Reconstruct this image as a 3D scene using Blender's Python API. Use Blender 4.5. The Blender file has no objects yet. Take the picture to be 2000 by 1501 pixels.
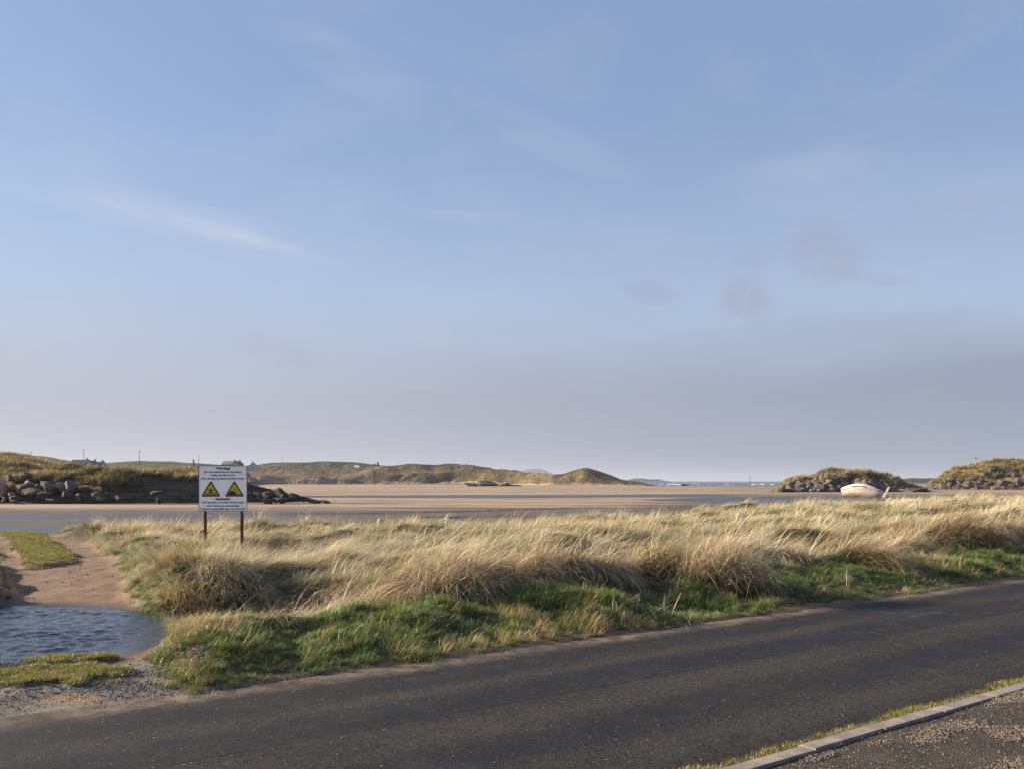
import bpy, math, random
import numpy as np
from mathutils import Vector, Matrix, Euler

R = math.radians
random.seed(7)
rng = np.random.default_rng(11)
scene = bpy.context.scene
COL = scene.collection

# ------------------------------------------------------------------ camera
F = 1732.0          # focal length in photo pixels (2000 px wide)
CAMH = 2.0
cam_d = bpy.data.cameras.new('camera')
cam = bpy.data.objects.new('camera', cam_d)
COL.objects.link(cam)
cam.location = (0, 0, CAMH)
cam.rotation_euler = (R(90), 0, 0)
cam_d.sensor_width = 36.0
cam_d.lens = 36.0 * F / 2000.0
cam_d.shift_y = 188.0 / 2000.0
cam_d.clip_start = 0.1
cam_d.clip_end = 60000
scene.camera = cam

# ------------------------------------------------------------------ light
SUN_EL = R(19.5)
SUN_H = Vector((-0.98, 0.20)).normalized()
SDIR = Vector((SUN_H.x * math.cos(SUN_EL), SUN_H.y * math.cos(SUN_EL), math.sin(SUN_EL)))
sun_d = bpy.data.lights.new('sun', 'SUN')
sun_d.energy = 5.0
sun_d.angle = R(0.5)
sun_d.color = (1.0, 0.85, 0.65)
sun = bpy.data.objects.new('sun', sun_d)
COL.objects.link(sun)
sun.rotation_euler = SDIR.to_track_quat('Z', 'Y').to_euler()

vs = scene.view_settings
vs.view_transform = 'Standard'
vs.look = 'None'
vs.exposure = 1.38
vs.gamma = 1.0
vs.use_curve_mapping = False
scene.render.engine = 'CYCLES'
scene.cycles.use_denoising = True
scene.cycles.max_bounces = 5
scene.cycles.transparent_max_bounces = 6
scene.cycles.volume_bounces = 0


class NT:
    """tiny helper for node graphs"""
    def __init__(self, tree):
        self.t = tree
        tree.nodes.clear()

    def n(self, kind, **kw):
        nd = self.t.nodes.new(kind)
        for k, v in kw.items():
            setattr(nd, k, v)
        return nd

    def link(self, a, b):
        self.t.links.new(a, b)

    def put(self, sock, v):
        if isinstance(v, bpy.types.NodeSocket):
            self.t.links.new(v, sock)
        elif v is not None:
            sock.default_value = v

    def m(self, op, a, b=None, c=None, clamp=False):
        nd = self.n('ShaderNodeMath', operation=op, use_clamp=clamp)
        for i, v in enumerate((a, b, c)):
            self.put(nd.inputs[i], v)
        return nd.outputs[0]

    def rng(self, v, a, b, c=0.0, d=1.0, smooth=True):
        nd = self.n('ShaderNodeMapRange', interpolation_type='SMOOTHSTEP' if smooth else 'LINEAR')
        for i, x in enumerate((v, a, b, c, d)):
            self.put(nd.inputs[i], x)
        return nd.outputs[0]

    def mix(self, f, a, b, blend='MIX'):
        nd = self.n('ShaderNodeMix', data_type='RGBA', blend_type=blend)
        self.put(nd.inputs[0], f)
        for i, v in ((6, a), (7, b)):
            if isinstance(v, tuple) and len(v) == 3:
                v = (*v, 1)
            self.put(nd.inputs[i], v)
        return nd.outputs[2]

    def noise(self, vec, scale, detail=3, rough=0.55, dim='3D', dist=0.0):
        nd = self.n('ShaderNodeTexNoise', noise_dimensions=dim)
        if vec is not None:
            self.put(nd.inputs['Vector'], vec)
        nd.inputs['Scale'].default_value = scale
        nd.inputs['Detail'].default_value = detail
        nd.inputs['Roughness'].default_value = rough
        nd.inputs['Distortion'].default_value = dist
        return nd.outputs[0]

    def xyz(self, x, y, z):
        nd = self.n('ShaderNodeCombineXYZ')
        for i, v in enumerate((x, y, z)):
            self.put(nd.inputs[i], v)
        return nd.outputs[0]

    def sep(self, v):
        nd = self.n('ShaderNodeSeparateXYZ')
        self.put(nd.inputs[0], v)
        return nd.outputs

    def scalev(self, v, s):
        nd = self.n('ShaderNodeVectorMath', operation='MULTIPLY')
        self.put(nd.inputs[0], v)
        nd.inputs[1].default_value = s
        return nd.outputs[0]

    def attr(self, name, kind='GEOMETRY'):
        return self.n('ShaderNodeAttribute', attribute_name=name, attribute_type=kind)


# ------------------------------------------------------------------ sky (world)
world = bpy.data.worlds.new('World')
scene.world = world
world.use_nodes = True
w = NT(world.node_tree)
sky = w.n('ShaderNodeTexSky', sky_type='NISHITA')
sky.sun_disc = False
sky.sun_elevation = SUN_EL
sky.sun_rotation = math.atan2(SUN_H.x, SUN_H.y)
sky.altitude = 0
sky.air_density = 1.0
sky.dust_density = 0.6
sky.ozone_density = 2.5
tc = w.n('ShaderNodeTexCoord').outputs['Generated']
sx, sy, sz = w.sep(tc)
az = w.m('ARCTAN2', sx, sy)
el = w.m('ARCSINE', sz)
skyvec = w.xyz(az, el, 0.0)


def sky_px(px, py):
    a = math.atan2(px - 1000, F)
    return a, math.atan2(938 - py, math.hypot(F, px - 1000))


bg_sky = w.n('ShaderNodeBackground')
w.link(sky.outputs[0], bg_sky.inputs[0])
bg_sky.inputs[1].default_value = 0.054
# veil of thin high cirrus: slightly whitens the blue everywhere
sundot = w.n('ShaderNodeVectorMath', operation='DOT_PRODUCT')
w.link(tc, sundot.inputs[0])
sundot.inputs[1].default_value = SDIR
sd = sundot.outputs['Value']
# low bank of haze and stratus round the whole horizon
n1 = w.noise(w.scalev(skyvec, (2.2, 9.0, 1)), 1.6, 4, 0.5)
n2 = w.noise(w.scalev(skyvec, (6.0, 22.0, 1)), 1.3, 5, 0.6)
edge = w.m('ADD', w.m('MULTIPLY', w.m('SUBTRACT', n1, 0.5), 0.05), 0.146)
edge = w.m('ADD', edge, w.m('MULTIPLY', w.m('SUBTRACT', n2, 0.5), 0.045))
soft = w.rng(sd, -0.2, 0.8, 0.05, 0.10)
bank = w.rng(w.m('SUBTRACT', edge, el), w.m('MULTIPLY', soft, -1.0), soft)
bank = w.m('MULTIPLY', bank, w.rng(sd, -0.2, 0.8, 0.76, 0.74))
bankcol = w.mix(w.rng(sd, -0.35, 0.8), (0.240, 0.275, 0.362), (0.435, 0.420, 0.485))
bankcol = w.mix(w.rng(n2, 0.3, 0.75, 0.0, 0.10), bankcol, (0.5, 0.47, 0.52))
bg_bank = w.n('ShaderNodeBackground')
w.put(bg_bank.inputs[0], bankcol)
bg_bank.inputs[1].default_value = 0.40


CL = w.xyz(w.m('MULTIPLY', az, 0.55), w.m('MULTIPLY', w.m('ADD', el, w.m('MULTIPLY', az, 0.19)), 3.2), 0.0)
WOB = w.m('MULTIPLY', w.m('SUBTRACT', w.noise(CL, 6.0, 2, 0.5), 0.5), 1.3)
TEX = w.rng(w.noise(CL, 16.0, 3, 0.55), 0.05, 0.75)


GV = w.scalev(skyvec, (1.0, 1.5, 1))
WOB2 = w.m('MULTIPLY', w.m('SUBTRACT', w.noise(GV, 26.0, 3, 0.6), 0.5), 1.3)
TEX2 = w.rng(w.noise(GV, 40.0, 3, 0.6), 0.15, 0.6)


def streak(px, py, lx, ly, ang, amp, seed, ns=5.0, WOB=WOB, TEX=TEX):
    """one soft cloud at a place in the sky: along lx, across ly (radians)"""
    a0, e0 = sky_px(px, py)
    da = w.m('SUBTRACT', az, a0)
    de = w.m('SUBTRACT', el, e0)
    ca, sa = math.cos(ang), math.sin(ang)
    p = w.m('ADD', w.m('MULTIPLY', da, ca / lx), w.m('MULTIPLY', de, sa / lx))
    q = w.m('ADD', w.m('MULTIPLY', da, -sa / ly), w.m('MULTIPLY', de, ca / ly))
    q2 = w.m('ADD', q, WOB)
    r = w.m('ADD', w.m('MULTIPLY', p, p), w.m('MULTIPLY', q2, q2))
    return w.m('MULTIPLY', w.m('MULTIPLY', w.rng(r, 1.0, 0.0), TEX), amp)


white = None
for args in ((410, 446, 0.17, 0.012, R(-11), 0.26, 1.3, 2.0), (530, 474, 0.055, 0.007, R(-10), 0.22, 2.7, 2.0),
             (300, 418, 0.17, 0.022, R(-6), 0.20, 7.7, 2.0),
             (690, 130, 0.13, 0.028, R(-16), 0.12, 3.1, 3.0), (1060, 262, 0.14, 0.028, R(-22), 0.14, 4.4, 3.0),
             (900, 424, 0.08, 0.007, R(-4), 0.20, 5.2, 3.0), (1560, 330, 0.09, 0.018, R(3), 0.10, 6.6, 3.0)):
    s = streak(*args)
    white = s if white is None else w.m('ADD', white, s)
# broad, barely seen veils all over
veil = w.rng(w.noise(w.scalev(skyvec, (2.5, 7.0, 1)), 1.5, 5, 0.62, dist=0.6), 0.42, 0.80, 0.0, 0.14)
white = w.m('ADD', white, veil)
white = w.m('ADD', white, w.rng(el, 0.42, 0.10, 0.0, 0.40), clamp=True)
bg_white = w.n('ShaderNodeBackground')
bg_white.inputs[0].default_value = (0.2354, 0.2530, 0.2942, 1)
bg_white.inputs[1].default_value = 1.0
# even film of thin high cloud over the whole sky
bg_film = w.n('ShaderNodeBackground')
bg_film.inputs[0].default_value = (0.1402, 0.1853, 0.2921, 1)
bg_film.inputs[1].default_value = 1.0
mx0 = w.n('ShaderNodeMixShader')
mx0.inputs[0].default_value = 0.5
w.link(bg_sky.outputs[0], mx0.inputs[1]); w.link(bg_film.outputs[0], mx0.inputs[2])
grey = None
for args in ((1610, 495, 0.052, 0.036, R(-24), 0.62, 8.1, 1.6), (1455, 583, 0.036, 0.030, R(-8), 0.60, 9.4, 1.6),
             (1272, 572, 0.045, 0.014, R(-14), 0.42, 10.2, 1.8), (1470, 508, 0.026, 0.012, R(-4), 0.40, 11.5, 1.8),
             (1720, 545, 0.05, 0.009, R(-14), 0.30, 12.9, 1.8), (1880, 395, 0.07, 0.014, R(-3), 0.22, 14.9, 1.8),
             (540, 690, 0.06, 0.018, R(-14), 0.22, 15.9, 1.8)):
    s = streak(*args, WOB=WOB2, TEX=TEX2)
    grey = s if grey is None else w.m('ADD', grey, s, clamp=True)
bg_grey = w.n('ShaderNodeBackground')
bg_grey.inputs[0].default_value = (0.1410, 0.1529, 0.2009, 1)
bg_grey.inputs[1].default_value = 1.0
mx1 = w.n('ShaderNodeMixShader')
w.link(white, mx1.inputs[0]); w.link(mx0.outputs[0], mx1.inputs[1]); w.link(bg_white.outputs[0], mx1.inputs[2])
mx2 = w.n('ShaderNodeMixShader')
w.link(grey, mx2.inputs[0]); w.link(mx1.outputs[0], mx2.inputs[1]); w.link(bg_grey.outputs[0], mx2.inputs[2])
mx3 = w.n('ShaderNodeMixShader')
w.link(bank, mx3.inputs[0]); w.link(mx2.outputs[0], mx3.inputs[1]); w.link(bg_bank.outputs[0], mx3.inputs[2])
wo = w.n('ShaderNodeOutputWorld')
w.link(mx3.outputs[0], wo.inputs[0])

# ------------------------------------------------------------------ helpers
_tab = np.random.default_rng(5).random((256, 256))


def vnoise(x, y):
    x = np.asarray(x, float); y = np.asarray(y, float)
    xi = np.floor(x).astype(int); yi = np.floor(y).astype(int)
    fx = x - xi; fy = y - yi
    fx = fx * fx * fx * (fx * (fx * 6 - 15) + 10); fy = fy * fy * fy * (fy * (fy * 6 - 15) + 10)
    a = _tab[xi & 255, yi & 255]; b = _tab[(xi + 1) & 255, yi & 255]
    c = _tab[xi & 255, (yi + 1) & 255]; d = _tab[(xi + 1) & 255, (yi + 1) & 255]
    return (a * (1 - fx) + b * fx) * (1 - fy) + (c * (1 - fx) + d * fx) * fy


def fbm(x, y, o=4, seed=0.0):
    """about -1..1"""
    s = 0; amp = 1; tot = 0
    x = np.asarray(x, float) + seed * 17.3; y = np.asarray(y, float) - seed * 9.1
    for i in range(o):
        s = s + amp * (vnoise(x, y) * 2 - 1); tot += amp
        x = x * 1.93 + 31.7; y = y * 2.07 - 12.9; amp *= 0.5
    return s / tot * 1.6


def smooth(a, b, x):
    t = np.clip((np.asarray(x, float) - a) / (b - a), 0, 1)
    return t * t * (3 - 2 * t)


def P(px, py, d):
    return Vector(((px - 1000) / F * d, d, CAMH - (py - 938) / F * d))


def obj_from(name, verts, faces, mat=None, parent=None, smooth_=False, uv=None, attrs=None):
    me = bpy.data.meshes.new(name)
    verts = np.asarray(verts, np.float32)
    if isinstance(faces, np.ndarray):
        nf, k = faces.shape
        me.vertices.add(len(verts)); me.vertices.foreach_set('co', verts.ravel())
        me.loops.add(nf * k); me.loops.foreach_set('vertex_index', faces.astype(np.int32).ravel())
        me.polygons.add(nf)
        me.polygons.foreach_set('loop_start', np.arange(0, nf * k, k, dtype=np.int32))
        me.polygons.foreach_set('loop_total', np.full(nf, k, np.int32))
        me.update(calc_edges=True)
    else:
        me.from_pydata([tuple(map(float, v)) for v in verts], [], faces)
        me.update()
    if uv is not None:
        l = me.uv_layers.new(name='UVMap')
        idx = np.empty(len(me.loops), np.int32); me.loops.foreach_get('vertex_index', idx)
        l.data.foreach_set('uv', np.asarray(uv, np.float32)[idx].ravel())
    for k_, a in (attrs or {}).items():
        at = me.attributes.new(k_, 'FLOAT', 'POINT')
        at.data.foreach_set('value', np.asarray(a, np.float32).ravel())
    if smooth_:
        me.polygons.foreach_set('use_smooth', np.ones(len(me.polygons), bool))
    if mat:
        me.materials.append(mat)
    o = bpy.data.objects.new(name, me)
    COL.objects.link(o)
    if parent:
        o.parent = parent
    return o


def grid_faces(nr, nc):
    i = np.arange((nr - 1) * (nc - 1)); r = i // (nc - 1); c = i % (nc - 1)
    a = r * nc + c
    return np.stack([a, a + 1, a + nc + 1, a + nc], 1)


def tag(o, label=None, cat=None, group=None, kind=None):
    if label: o['label'] = label
    if cat: o['category'] = cat
    if group: o['group'] = group
    if kind: o['kind'] = kind
    return o


def empty(name, loc, rz=0.0):
    o = bpy.data.objects.new(name, None)
    COL.objects.link(o); o.location = loc; o.rotation_euler = (0, 0, rz); o.empty_display_size = 0.2
    return o


class MB:
    def __init__(self):
        self.v = []; self.f = []

    def add(self, vs_, fs):
        b = len(self.v); self.v += [tuple(x) for x in vs_]; self.f += [tuple(i + b for i in f) for f in fs]
        return self

    def box(self, c, s, rot=None):
        m = rot or Matrix.Identity(3)
        pts = []
        for z in (-1, 1):
            for (x, y) in ((-1, -1), (1, -1), (1, 1), (-1, 1)):
                pts.append(Vector(c) + m @ Vector((x * s[0] / 2, y * s[1] / 2, z * s[2] / 2)))
        return self.add(pts, [(3, 2, 1, 0), (4, 5, 6, 7), (0, 1, 5, 4), (1, 2, 6, 5), (2, 3, 7, 6), (3, 0, 4, 7)])

    def prism(self, poly, y0, y1):
        """polygon in x,z extruded along y"""
        n = len(poly)
        pts = [(x, y0, z) for x, z in poly] + [(x, y1, z) for x, z in poly]
        fs = [tuple(range(n)), tuple(range(2 * n - 1, n - 1, -1))]
        for i in range(n):
            j = (i + 1) % n
            fs.append((j, i, i + n, j + n))
        return self.add(pts, fs)

    def tube(self, a, b, r0, r1=None, n=8):
        a = Vector(a); b = Vector(b); r1 = r0 if r1 is None else r1
        q = (b - a).to_track_quat('Z', 'Y')
        pts = [a + q @ Vector((r0 * math.cos(6.28319 * i / n), r0 * math.sin(6.28319 * i / n), 0)) for i in range(n)]
        pts += [b + q @ Vector((r1 * math.cos(6.28319 * i / n), r1 * math.sin(6.28319 * i / n), 0)) for i in range(n)]
        fs = [(i, (i + 1) % n, (i + 1) % n + n, i + n) for i in range(n)]
        fs += [tuple(range(n - 1, -1, -1)), tuple(range(n, 2 * n))]
        return self.add(pts, fs)

    def build(self, name, mat, parent=None, bevel=0.0):
        o = obj_from(name, self.v, self.f, mat, parent)
        if bevel:
            b = o.modifiers.new('bevel', 'BEVEL'); b.width = bevel; b.segments = 2
        return o


# ------------------------------------------------------------------ materials
def mat_new(name):
    m = bpy.data.materials.new(name); m.use_nodes = True
    return m, NT(m.node_tree)


def finish(t, col, rough=0.8, bump=None, bump_s=0.4, bump_d=0.02, spec=0.3, metallic=0.0, normal=None):
    b = t.n('ShaderNodeBsdfPrincipled')
    if isinstance(col, tuple): col = (*col[:3], 1)
    t.put(b.inputs['Base Color'], col)
    t.put(b.inputs['Roughness'], rough)
    t.put(b.inputs['Specular IOR Level'], spec)
    t.put(b.inputs['Metallic'], metallic)
    if bump is not None:
        bn = t.n('ShaderNodeBump'); bn.inputs['Strength'].default_value = bump_s; bn.inputs['Distance'].default_value = bump_d
        t.link(bump, bn.inputs['Height']); t.link(bn.outputs[0], b.inputs['Normal'])
    o = t.n('ShaderNodeOutputMaterial')
    t.link(b.outputs[0], o.inputs[0])
    return b


def simple(name, col, rough=0.7, var=0.25, scale=4.0, spec=0.3, metallic=0.0, bump_d=0.004):
    m, t = mat_new(name)
    pos = t.n('ShaderNodeTexCoord').outputs['Object']
    n = t.noise(pos, scale, 5, 0.65)
    c = t.mix(t.rng(n, 0.3, 0.7), tuple(x * (1 - var) for x in col), tuple(min(1, x * (1 + var)) for x in col))
    finish(t, c, rough, n, 0.35, bump_d, spec, metallic)
    return m


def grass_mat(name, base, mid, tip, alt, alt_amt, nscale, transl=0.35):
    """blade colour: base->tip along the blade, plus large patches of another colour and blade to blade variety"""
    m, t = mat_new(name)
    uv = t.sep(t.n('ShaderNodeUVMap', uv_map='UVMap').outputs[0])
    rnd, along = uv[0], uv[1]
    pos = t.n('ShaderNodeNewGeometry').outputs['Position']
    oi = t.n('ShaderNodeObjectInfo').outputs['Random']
    c = t.mix(t.rng(along, 0.02, 0.45), base, mid)  # olive bases, deepened to put shade low in the tufts into the colour
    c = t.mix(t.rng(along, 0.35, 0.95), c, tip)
    patch = t.rng(t.noise(pos, nscale, 4, 0.6), 0.42, 0.66)
    pick = t.m('LESS_THAN', rnd, t.m('MULTIPLY', patch, alt_amt))
    c = t.mix(pick, c, alt)
    c = t.mix(t.rng(oi, 0.78, 0.97, 0.0, 0.4), c, alt)
    v = t.m('ADD', t.m('MULTIPLY', t.m('FRACT', t.m('MULTIPLY', rnd, 7.31)), 0.6), 0.66)
    v = t.m('MULTIPLY', v, t.m('ADD', t.m('MULTIPLY', t.m('FRACT', t.m('MULTIPLY', oi, 13.7)), 0.5), 0.74))
    c = t.mix(1.0, c, t.xyz(v, v, v), 'MULTIPLY')
    d = t.n('ShaderNodeBsdfDiffuse'); t.link(c, d.inputs[0])
    tr = t.n('ShaderNodeBsdfTranslucent'); t.link(c, tr.inputs[0])
    g = t.n('ShaderNodeBsdfGlossy'); g.inputs['Roughness'].default_value = 0.45; g.inputs[0].default_value = (0.9, 0.9, 0.85, 1)
    mx = t.n('ShaderNodeMixShader'); mx.inputs[0].default_value = transl
    t.link(d.outputs[0], mx.inputs[1]); t.link(tr.outputs[0], mx.inputs[2])
    m2 = t.n('ShaderNodeMixShader'); m2.inputs[0].default_value = 0.045
    t.link(mx.outputs[0], m2.inputs[1]); t.link(g.outputs[0], m2.inputs[2])
    o = t.n('ShaderNodeOutputMaterial'); t.link(m2.outputs[0], o.inputs[0])
    return m


M = {}
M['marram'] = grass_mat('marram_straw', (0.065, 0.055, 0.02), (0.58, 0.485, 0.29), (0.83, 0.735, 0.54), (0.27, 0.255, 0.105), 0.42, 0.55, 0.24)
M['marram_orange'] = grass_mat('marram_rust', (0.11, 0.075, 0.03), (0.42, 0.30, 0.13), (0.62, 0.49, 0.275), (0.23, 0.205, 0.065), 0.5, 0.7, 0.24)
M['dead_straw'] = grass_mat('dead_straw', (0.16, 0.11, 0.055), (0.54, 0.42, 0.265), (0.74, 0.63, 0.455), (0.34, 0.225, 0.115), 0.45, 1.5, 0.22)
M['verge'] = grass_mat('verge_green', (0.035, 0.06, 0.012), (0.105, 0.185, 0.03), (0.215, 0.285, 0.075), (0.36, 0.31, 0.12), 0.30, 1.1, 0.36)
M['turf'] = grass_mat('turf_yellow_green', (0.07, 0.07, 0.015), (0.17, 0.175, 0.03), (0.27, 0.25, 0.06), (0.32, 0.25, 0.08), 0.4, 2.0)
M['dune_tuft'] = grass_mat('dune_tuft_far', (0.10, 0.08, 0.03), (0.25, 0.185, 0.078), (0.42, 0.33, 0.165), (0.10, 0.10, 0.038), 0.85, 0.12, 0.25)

# near ground: sand / gravel / grass floor from surveyed masks
m, t = mat_new('near_ground'); M['ground'] = m
pos = t.n('ShaderNodeNewGeometry').outputs['Position']
veg = t.attr('veg').outputs['Fac']; grav = t.attr('gravel').outputs['Fac']; wetm = t.attr('wet').outputs['Fac']
nA = t.noise(pos, 1.3, 5, 0.6); nB = t.noise(pos, 14.0, 4, 0.6); nC = t.noise(pos, 90.0, 2, 0.6)
sand = t.mix(t.rng(nA, 0.3, 0.7), (0.155, 0.098, 0.060), (0.22, 0.142, 0.09))
sand = t.mix(t.rng(nB, 0.55, 0.75, 0, 0.35), sand, (0.10, 0.064, 0.042))
vor = t.n('ShaderNodeTexVoronoi'); t.link(pos, vor.inputs['Vector']); vor.inputs['Scale'].default_value = 46
vc = t.sep(vor.outputs['Color'])[0]
grv = t.mix(vc, (0.05, 0.047, 0.045), (0.16, 0.148, 0.135))
grv = t.mix(t.rng(nA, 0.45, 0.7, 0, 0.6), grv, (0.25, 0.19, 0.135))
soil = t.mix(t.rng(nB, 0.3, 0.7), (0.055, 0.05, 0.02), (0.13, 0.105, 0.045))
e = t.m('ADD', t.m('MULTIPLY', t.m('SUBTRACT', nB, 0.5), 0.9), 0.5)
c = t.mix(t.rng(t.m('ADD', grav, t.m('SUBTRACT', nB, 0.5)), 0.35, 0.65), sand, grv)
c = t.mix(t.rng(t.m('ADD', veg, t.m('SUBTRACT', nB, 0.5)), 0.35, 0.65), c, soil)
c = t.mix(wetm, c, t.mix(1.0, c, (0.45, 0.42, 0.42), 'MULTIPLY'))
hh = t.m('ADD', nB, t.m('MULTIPLY', t.m('ADD', vor.outputs['Distance'], nC), 0.35))
finish(t, c, t.m('SUBTRACT', 0.9, t.m('MULTIPLY', wetm, 0.5)), hh, 0.7, 0.03)

# beach
m, t = mat_new('beach_sand'); M['beach'] = m
pos = t.n('ShaderNodeNewGeometry').outputs['Position']
wetm = t.attr('wet').outputs['Fac']
nA = t.noise(t.scalev(pos, (0.03, 0.12, 1)), 1.0, 6, 0.6); nB = t.noise(t.scalev(pos, (0.25, 1.0, 1)), 1.0, 5, 0.6)
dry = t.mix(t.rng(nA, 0.3, 0.7), (0.245, 0.178, 0.118), (0.37, 0.285, 0.20))
wetc = t.mix(t.rng(nB, 0.3, 0.7), (0.085, 0.07, 0.06), (0.13, 0.105, 0.085))
nS = t.noise(t.scalev(pos, (0.012, 0.16, 1)), 1.0, 6, 0.65, dist=0.5)
wetm = t.m('ADD', wetm, t.rng(nS, 0.50, 0.62, 0.0, 0.55))
wf = t.rng(t.m('ADD', wetm, t.m('MULTIPLY', t.m('SUBTRACT', nB, 0.5), 0.5)), 0.25, 0.8)
finish(t, t.mix(wf, dry, wetc), t.m('SUBTRACT', 0.95, t.m('MULTIPLY', wf, 0.22)), nB, 0.6, 0.06, 0.14)


def water_mat(name, scale, dist, strength, base, stretch=(1, 1, 1), rough=0.06, far_rough=None):
    m, t = mat_new(name)
    pos = t.n('ShaderNodeNewGeometry').outputs['Position']
    v = t.scalev(pos, stretch)
    h = t.m('ADD', t.noise(v, scale, 3, 0.5, dist=0.4), t.m('MULTIPLY', t.noise(v, scale * 3.1, 2, 0.5), 0.35))
    b = finish(t, base, rough, h, strength, dist, 0.5)
    if far_rough:      # the wind-ruffled outer channel is choppier than the sheltered river
        bn = b.inputs['Normal'].links[0].from_node
        t.put(bn.inputs['Strength'], t.rng(t.sep(pos)[1], 85, 130, strength, far_rough))
    b.inputs['IOR'].default_value = 1.33
    return m


M['puddle'] = water_mat('puddle_water', 20.0, 0.012, 0.8, (0.022, 0.026, 0.038), (0.75, 1.35, 1))
M['channel'] = water_mat('channel_water', 1.2, 0.25, 0.35, (0.035, 0.04, 0.05), (0.5, 1.3, 1), 0.32, 0.9)
M['sea'] = water_mat('sea_water', 0.12, 1.2, 1.0, (0.02, 0.035, 0.05), (0.5, 1.0, 1), 0.2)
M['foam'] = simple('sea_foam', (0.60, 0.61, 0.63), 0.8, 0.08, 0.4)

# asphalt in road coordinates (uv = metres along, across)
m, t = mat_new('asphalt'); M['asphalt'] = m
uv = t.n('ShaderNodeUVMap', uv_map='UVMap').outputs[0]
us, vs2, _ = t.sep(uv)
pos = t.n('ShaderNodeNewGeometry').outputs['Position']
vor = t.n('ShaderNodeTexVoronoi'); t.link(pos, vor.inputs['Vector']); vor.inputs['Scale'].default_value = 80
chip = t.sep(vor.outputs['Color'])[0]
nA = t.noise(t.xyz(t.m('MULTIPLY', us, 0.22), t.m('MULTIPLY', vs2, 1.3), 0), 1.0, 5, 0.6)
nB = t.noise(pos, 2.2, 5, 0.65); nF = t.noise(pos, 190, 2, 0.6)
c = t.mix(t.m('POWER', chip, 1.6), (0.007, 0.0073, 0.008), (0.056, 0.052, 0.049))
wv = t.m('ADD', vs2, t.m('MULTIPLY', t.m('SUBTRACT', t.noise(t.xyz(t.m('MULTIPLY', us, 0.35), 0, 0), 1.0, 2), 0.5), 0.30))


def band(c0, hw):
    return t.rng(t.m('ABSOLUTE', t.m('SUBTRACT', wv, c0)), hw, hw * 0.25)


track = t.m('MAXIMUM', t.m('MAXIMUM', band(5.35, 0.42), band(6.75, 0.5)), t.m('MULTIPLY', band(7.75, 0.55), 0.8))
track = t.m('MULTIPLY', track, t.rng(nA, 0.30, 0.55))
worn = t.m('MULTIPLY', t.m('MAXIMUM', band(6.05, 0.42), t.m('MAXIMUM', band(4.62, 0.40), band(7.25, 0.30))), t.rng(nA, 0.62, 0.36))
c = t.mix(t.m('MULTIPLY', track, 0.6), c, (0.010, 0.011, 0.015))
c = t.mix(t.rng(nB, 0.45, 0.75, 0, 0.35), c, (0.055, 0.046, 0.040))
c = t.mix(t.rng(chip, 0.9965, 0.998, 0, 0.8), c, (0.30, 0.28, 0.26))
c = t.mix(t.m('MULTIPLY', worn, 0.5), c, t.mix(chip, (0.018, 0.016, 0.0145), (0.088, 0.078, 0.069)))
# the long joint between the two lanes
jn = t.m('ADD', 6.40, t.m('MULTIPLY', t.m('SUBTRACT', t.noise(t.xyz(t.m('MULTIPLY', us, 2.6), 0, 3), 1.0, 5, 0.7), 0.5), 0.085))
jd = t.m('ABSOLUTE', t.m('SUBTRACT', vs2, jn))
joint = t.m('MULTIPLY', t.rng(jd, 0.020, 0.006), t.rng(t.noise(t.xyz(us, 0, 9), 1.7, 4, 0.7), 0.38, 0.52))
c = t.mix(t.m('MULTIPLY', joint, 0.85), c, (0.012, 0.012, 0.012))
# blown sand along the far edge and by the kerb
nS = t.noise(pos, 5.0, 5, 0.65)
sandm = t.m('ADD', t.rng(t.m('ADD', vs2, t.m('MULTIPLY', t.m('SUBTRACT', nS, 0.5), 0.35)), 7.98, 8.42),
            t.rng(t.m('ADD', vs2, t.m('MULTIPLY', t.m('SUBTRACT', nS, 0.5), 0.3)), 4.26, 4.05), clamp=True)
sandm = t.m('MULTIPLY', sandm, t.rng(t.noise(t.xyz(t.m('MULTIPLY', us, 0.55), 0, 4), 1.0, 4, 0.6), 0.36, 0.6, 0.25, 1.0))
c = t.mix(t.m('MULTIPLY', sandm, t.rng(nS, 0.25, 0.65, 0.1, 0.9)), c, (0.235, 0.18, 0.135))
damp = t.m('MULTIPLY', t.rng(t.m('SQRT', t.m('ADD', t.m('POWER', t.m('DIVIDE', t.m('SUBTRACT', us, 12.6), 1.5), 2.0),
                                            t.m('POWER', t.m('DIVIDE', t.m('SUBTRACT', vs2, 7.1), 0.24), 2.0))), 1.0, 0.35), t.rng(nS, 0.4, 0.6))
c = t.mix(t.m('MULTIPLY', damp, 0.6), c, (0.02, 0.02, 0.022))
rg = t.m('SUBTRACT', t.m('SUBTRACT', 0.95, t.m('MULTIPLY', track, 0.3)), t.m('MULTIPLY', damp, 0.5))
hh = t.m('ADD', t.m('MULTIPLY', vor.outputs['Distance'], 1.2), t.m('SUBTRACT', t.m('MULTIPLY', nF, 0.5), t.m('MULTIPLY', joint, 1.5)))
finish(t, c, rg, hh, 0.5, 0.005, 0.16)

# car park: coarse worn tarmac
m, t = mat_new('car_park_tarmac'); M['carpark'] = m
pos = t.n('ShaderNodeNewGeometry').outputs['Position']
vor = t.n('ShaderNodeTexVoronoi'); t.link(pos, vor.inputs['Vector']); vor.inputs['Scale'].default_value = 72
chip = t.sep(vor.outputs['Color'])[0]
c = t.mix(chip, (0.016, 0.013, 0.010), (0.085, 0.068, 0.050))
c = t.mix(t.rng(chip, 0.975, 0.985, 0, 0.9), c, (0.34, 0.29, 0.25))
nB = t.noise(pos, 2.0, 5, 0.6)
c = t.mix(t.rng(nB, 0.48, 0.7, 0, 0.4), c, (0.10, 0.082, 0.062))
finish(t, c, 0.85, vor.outputs['Distance'], 0.9, 0.012)

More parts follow.
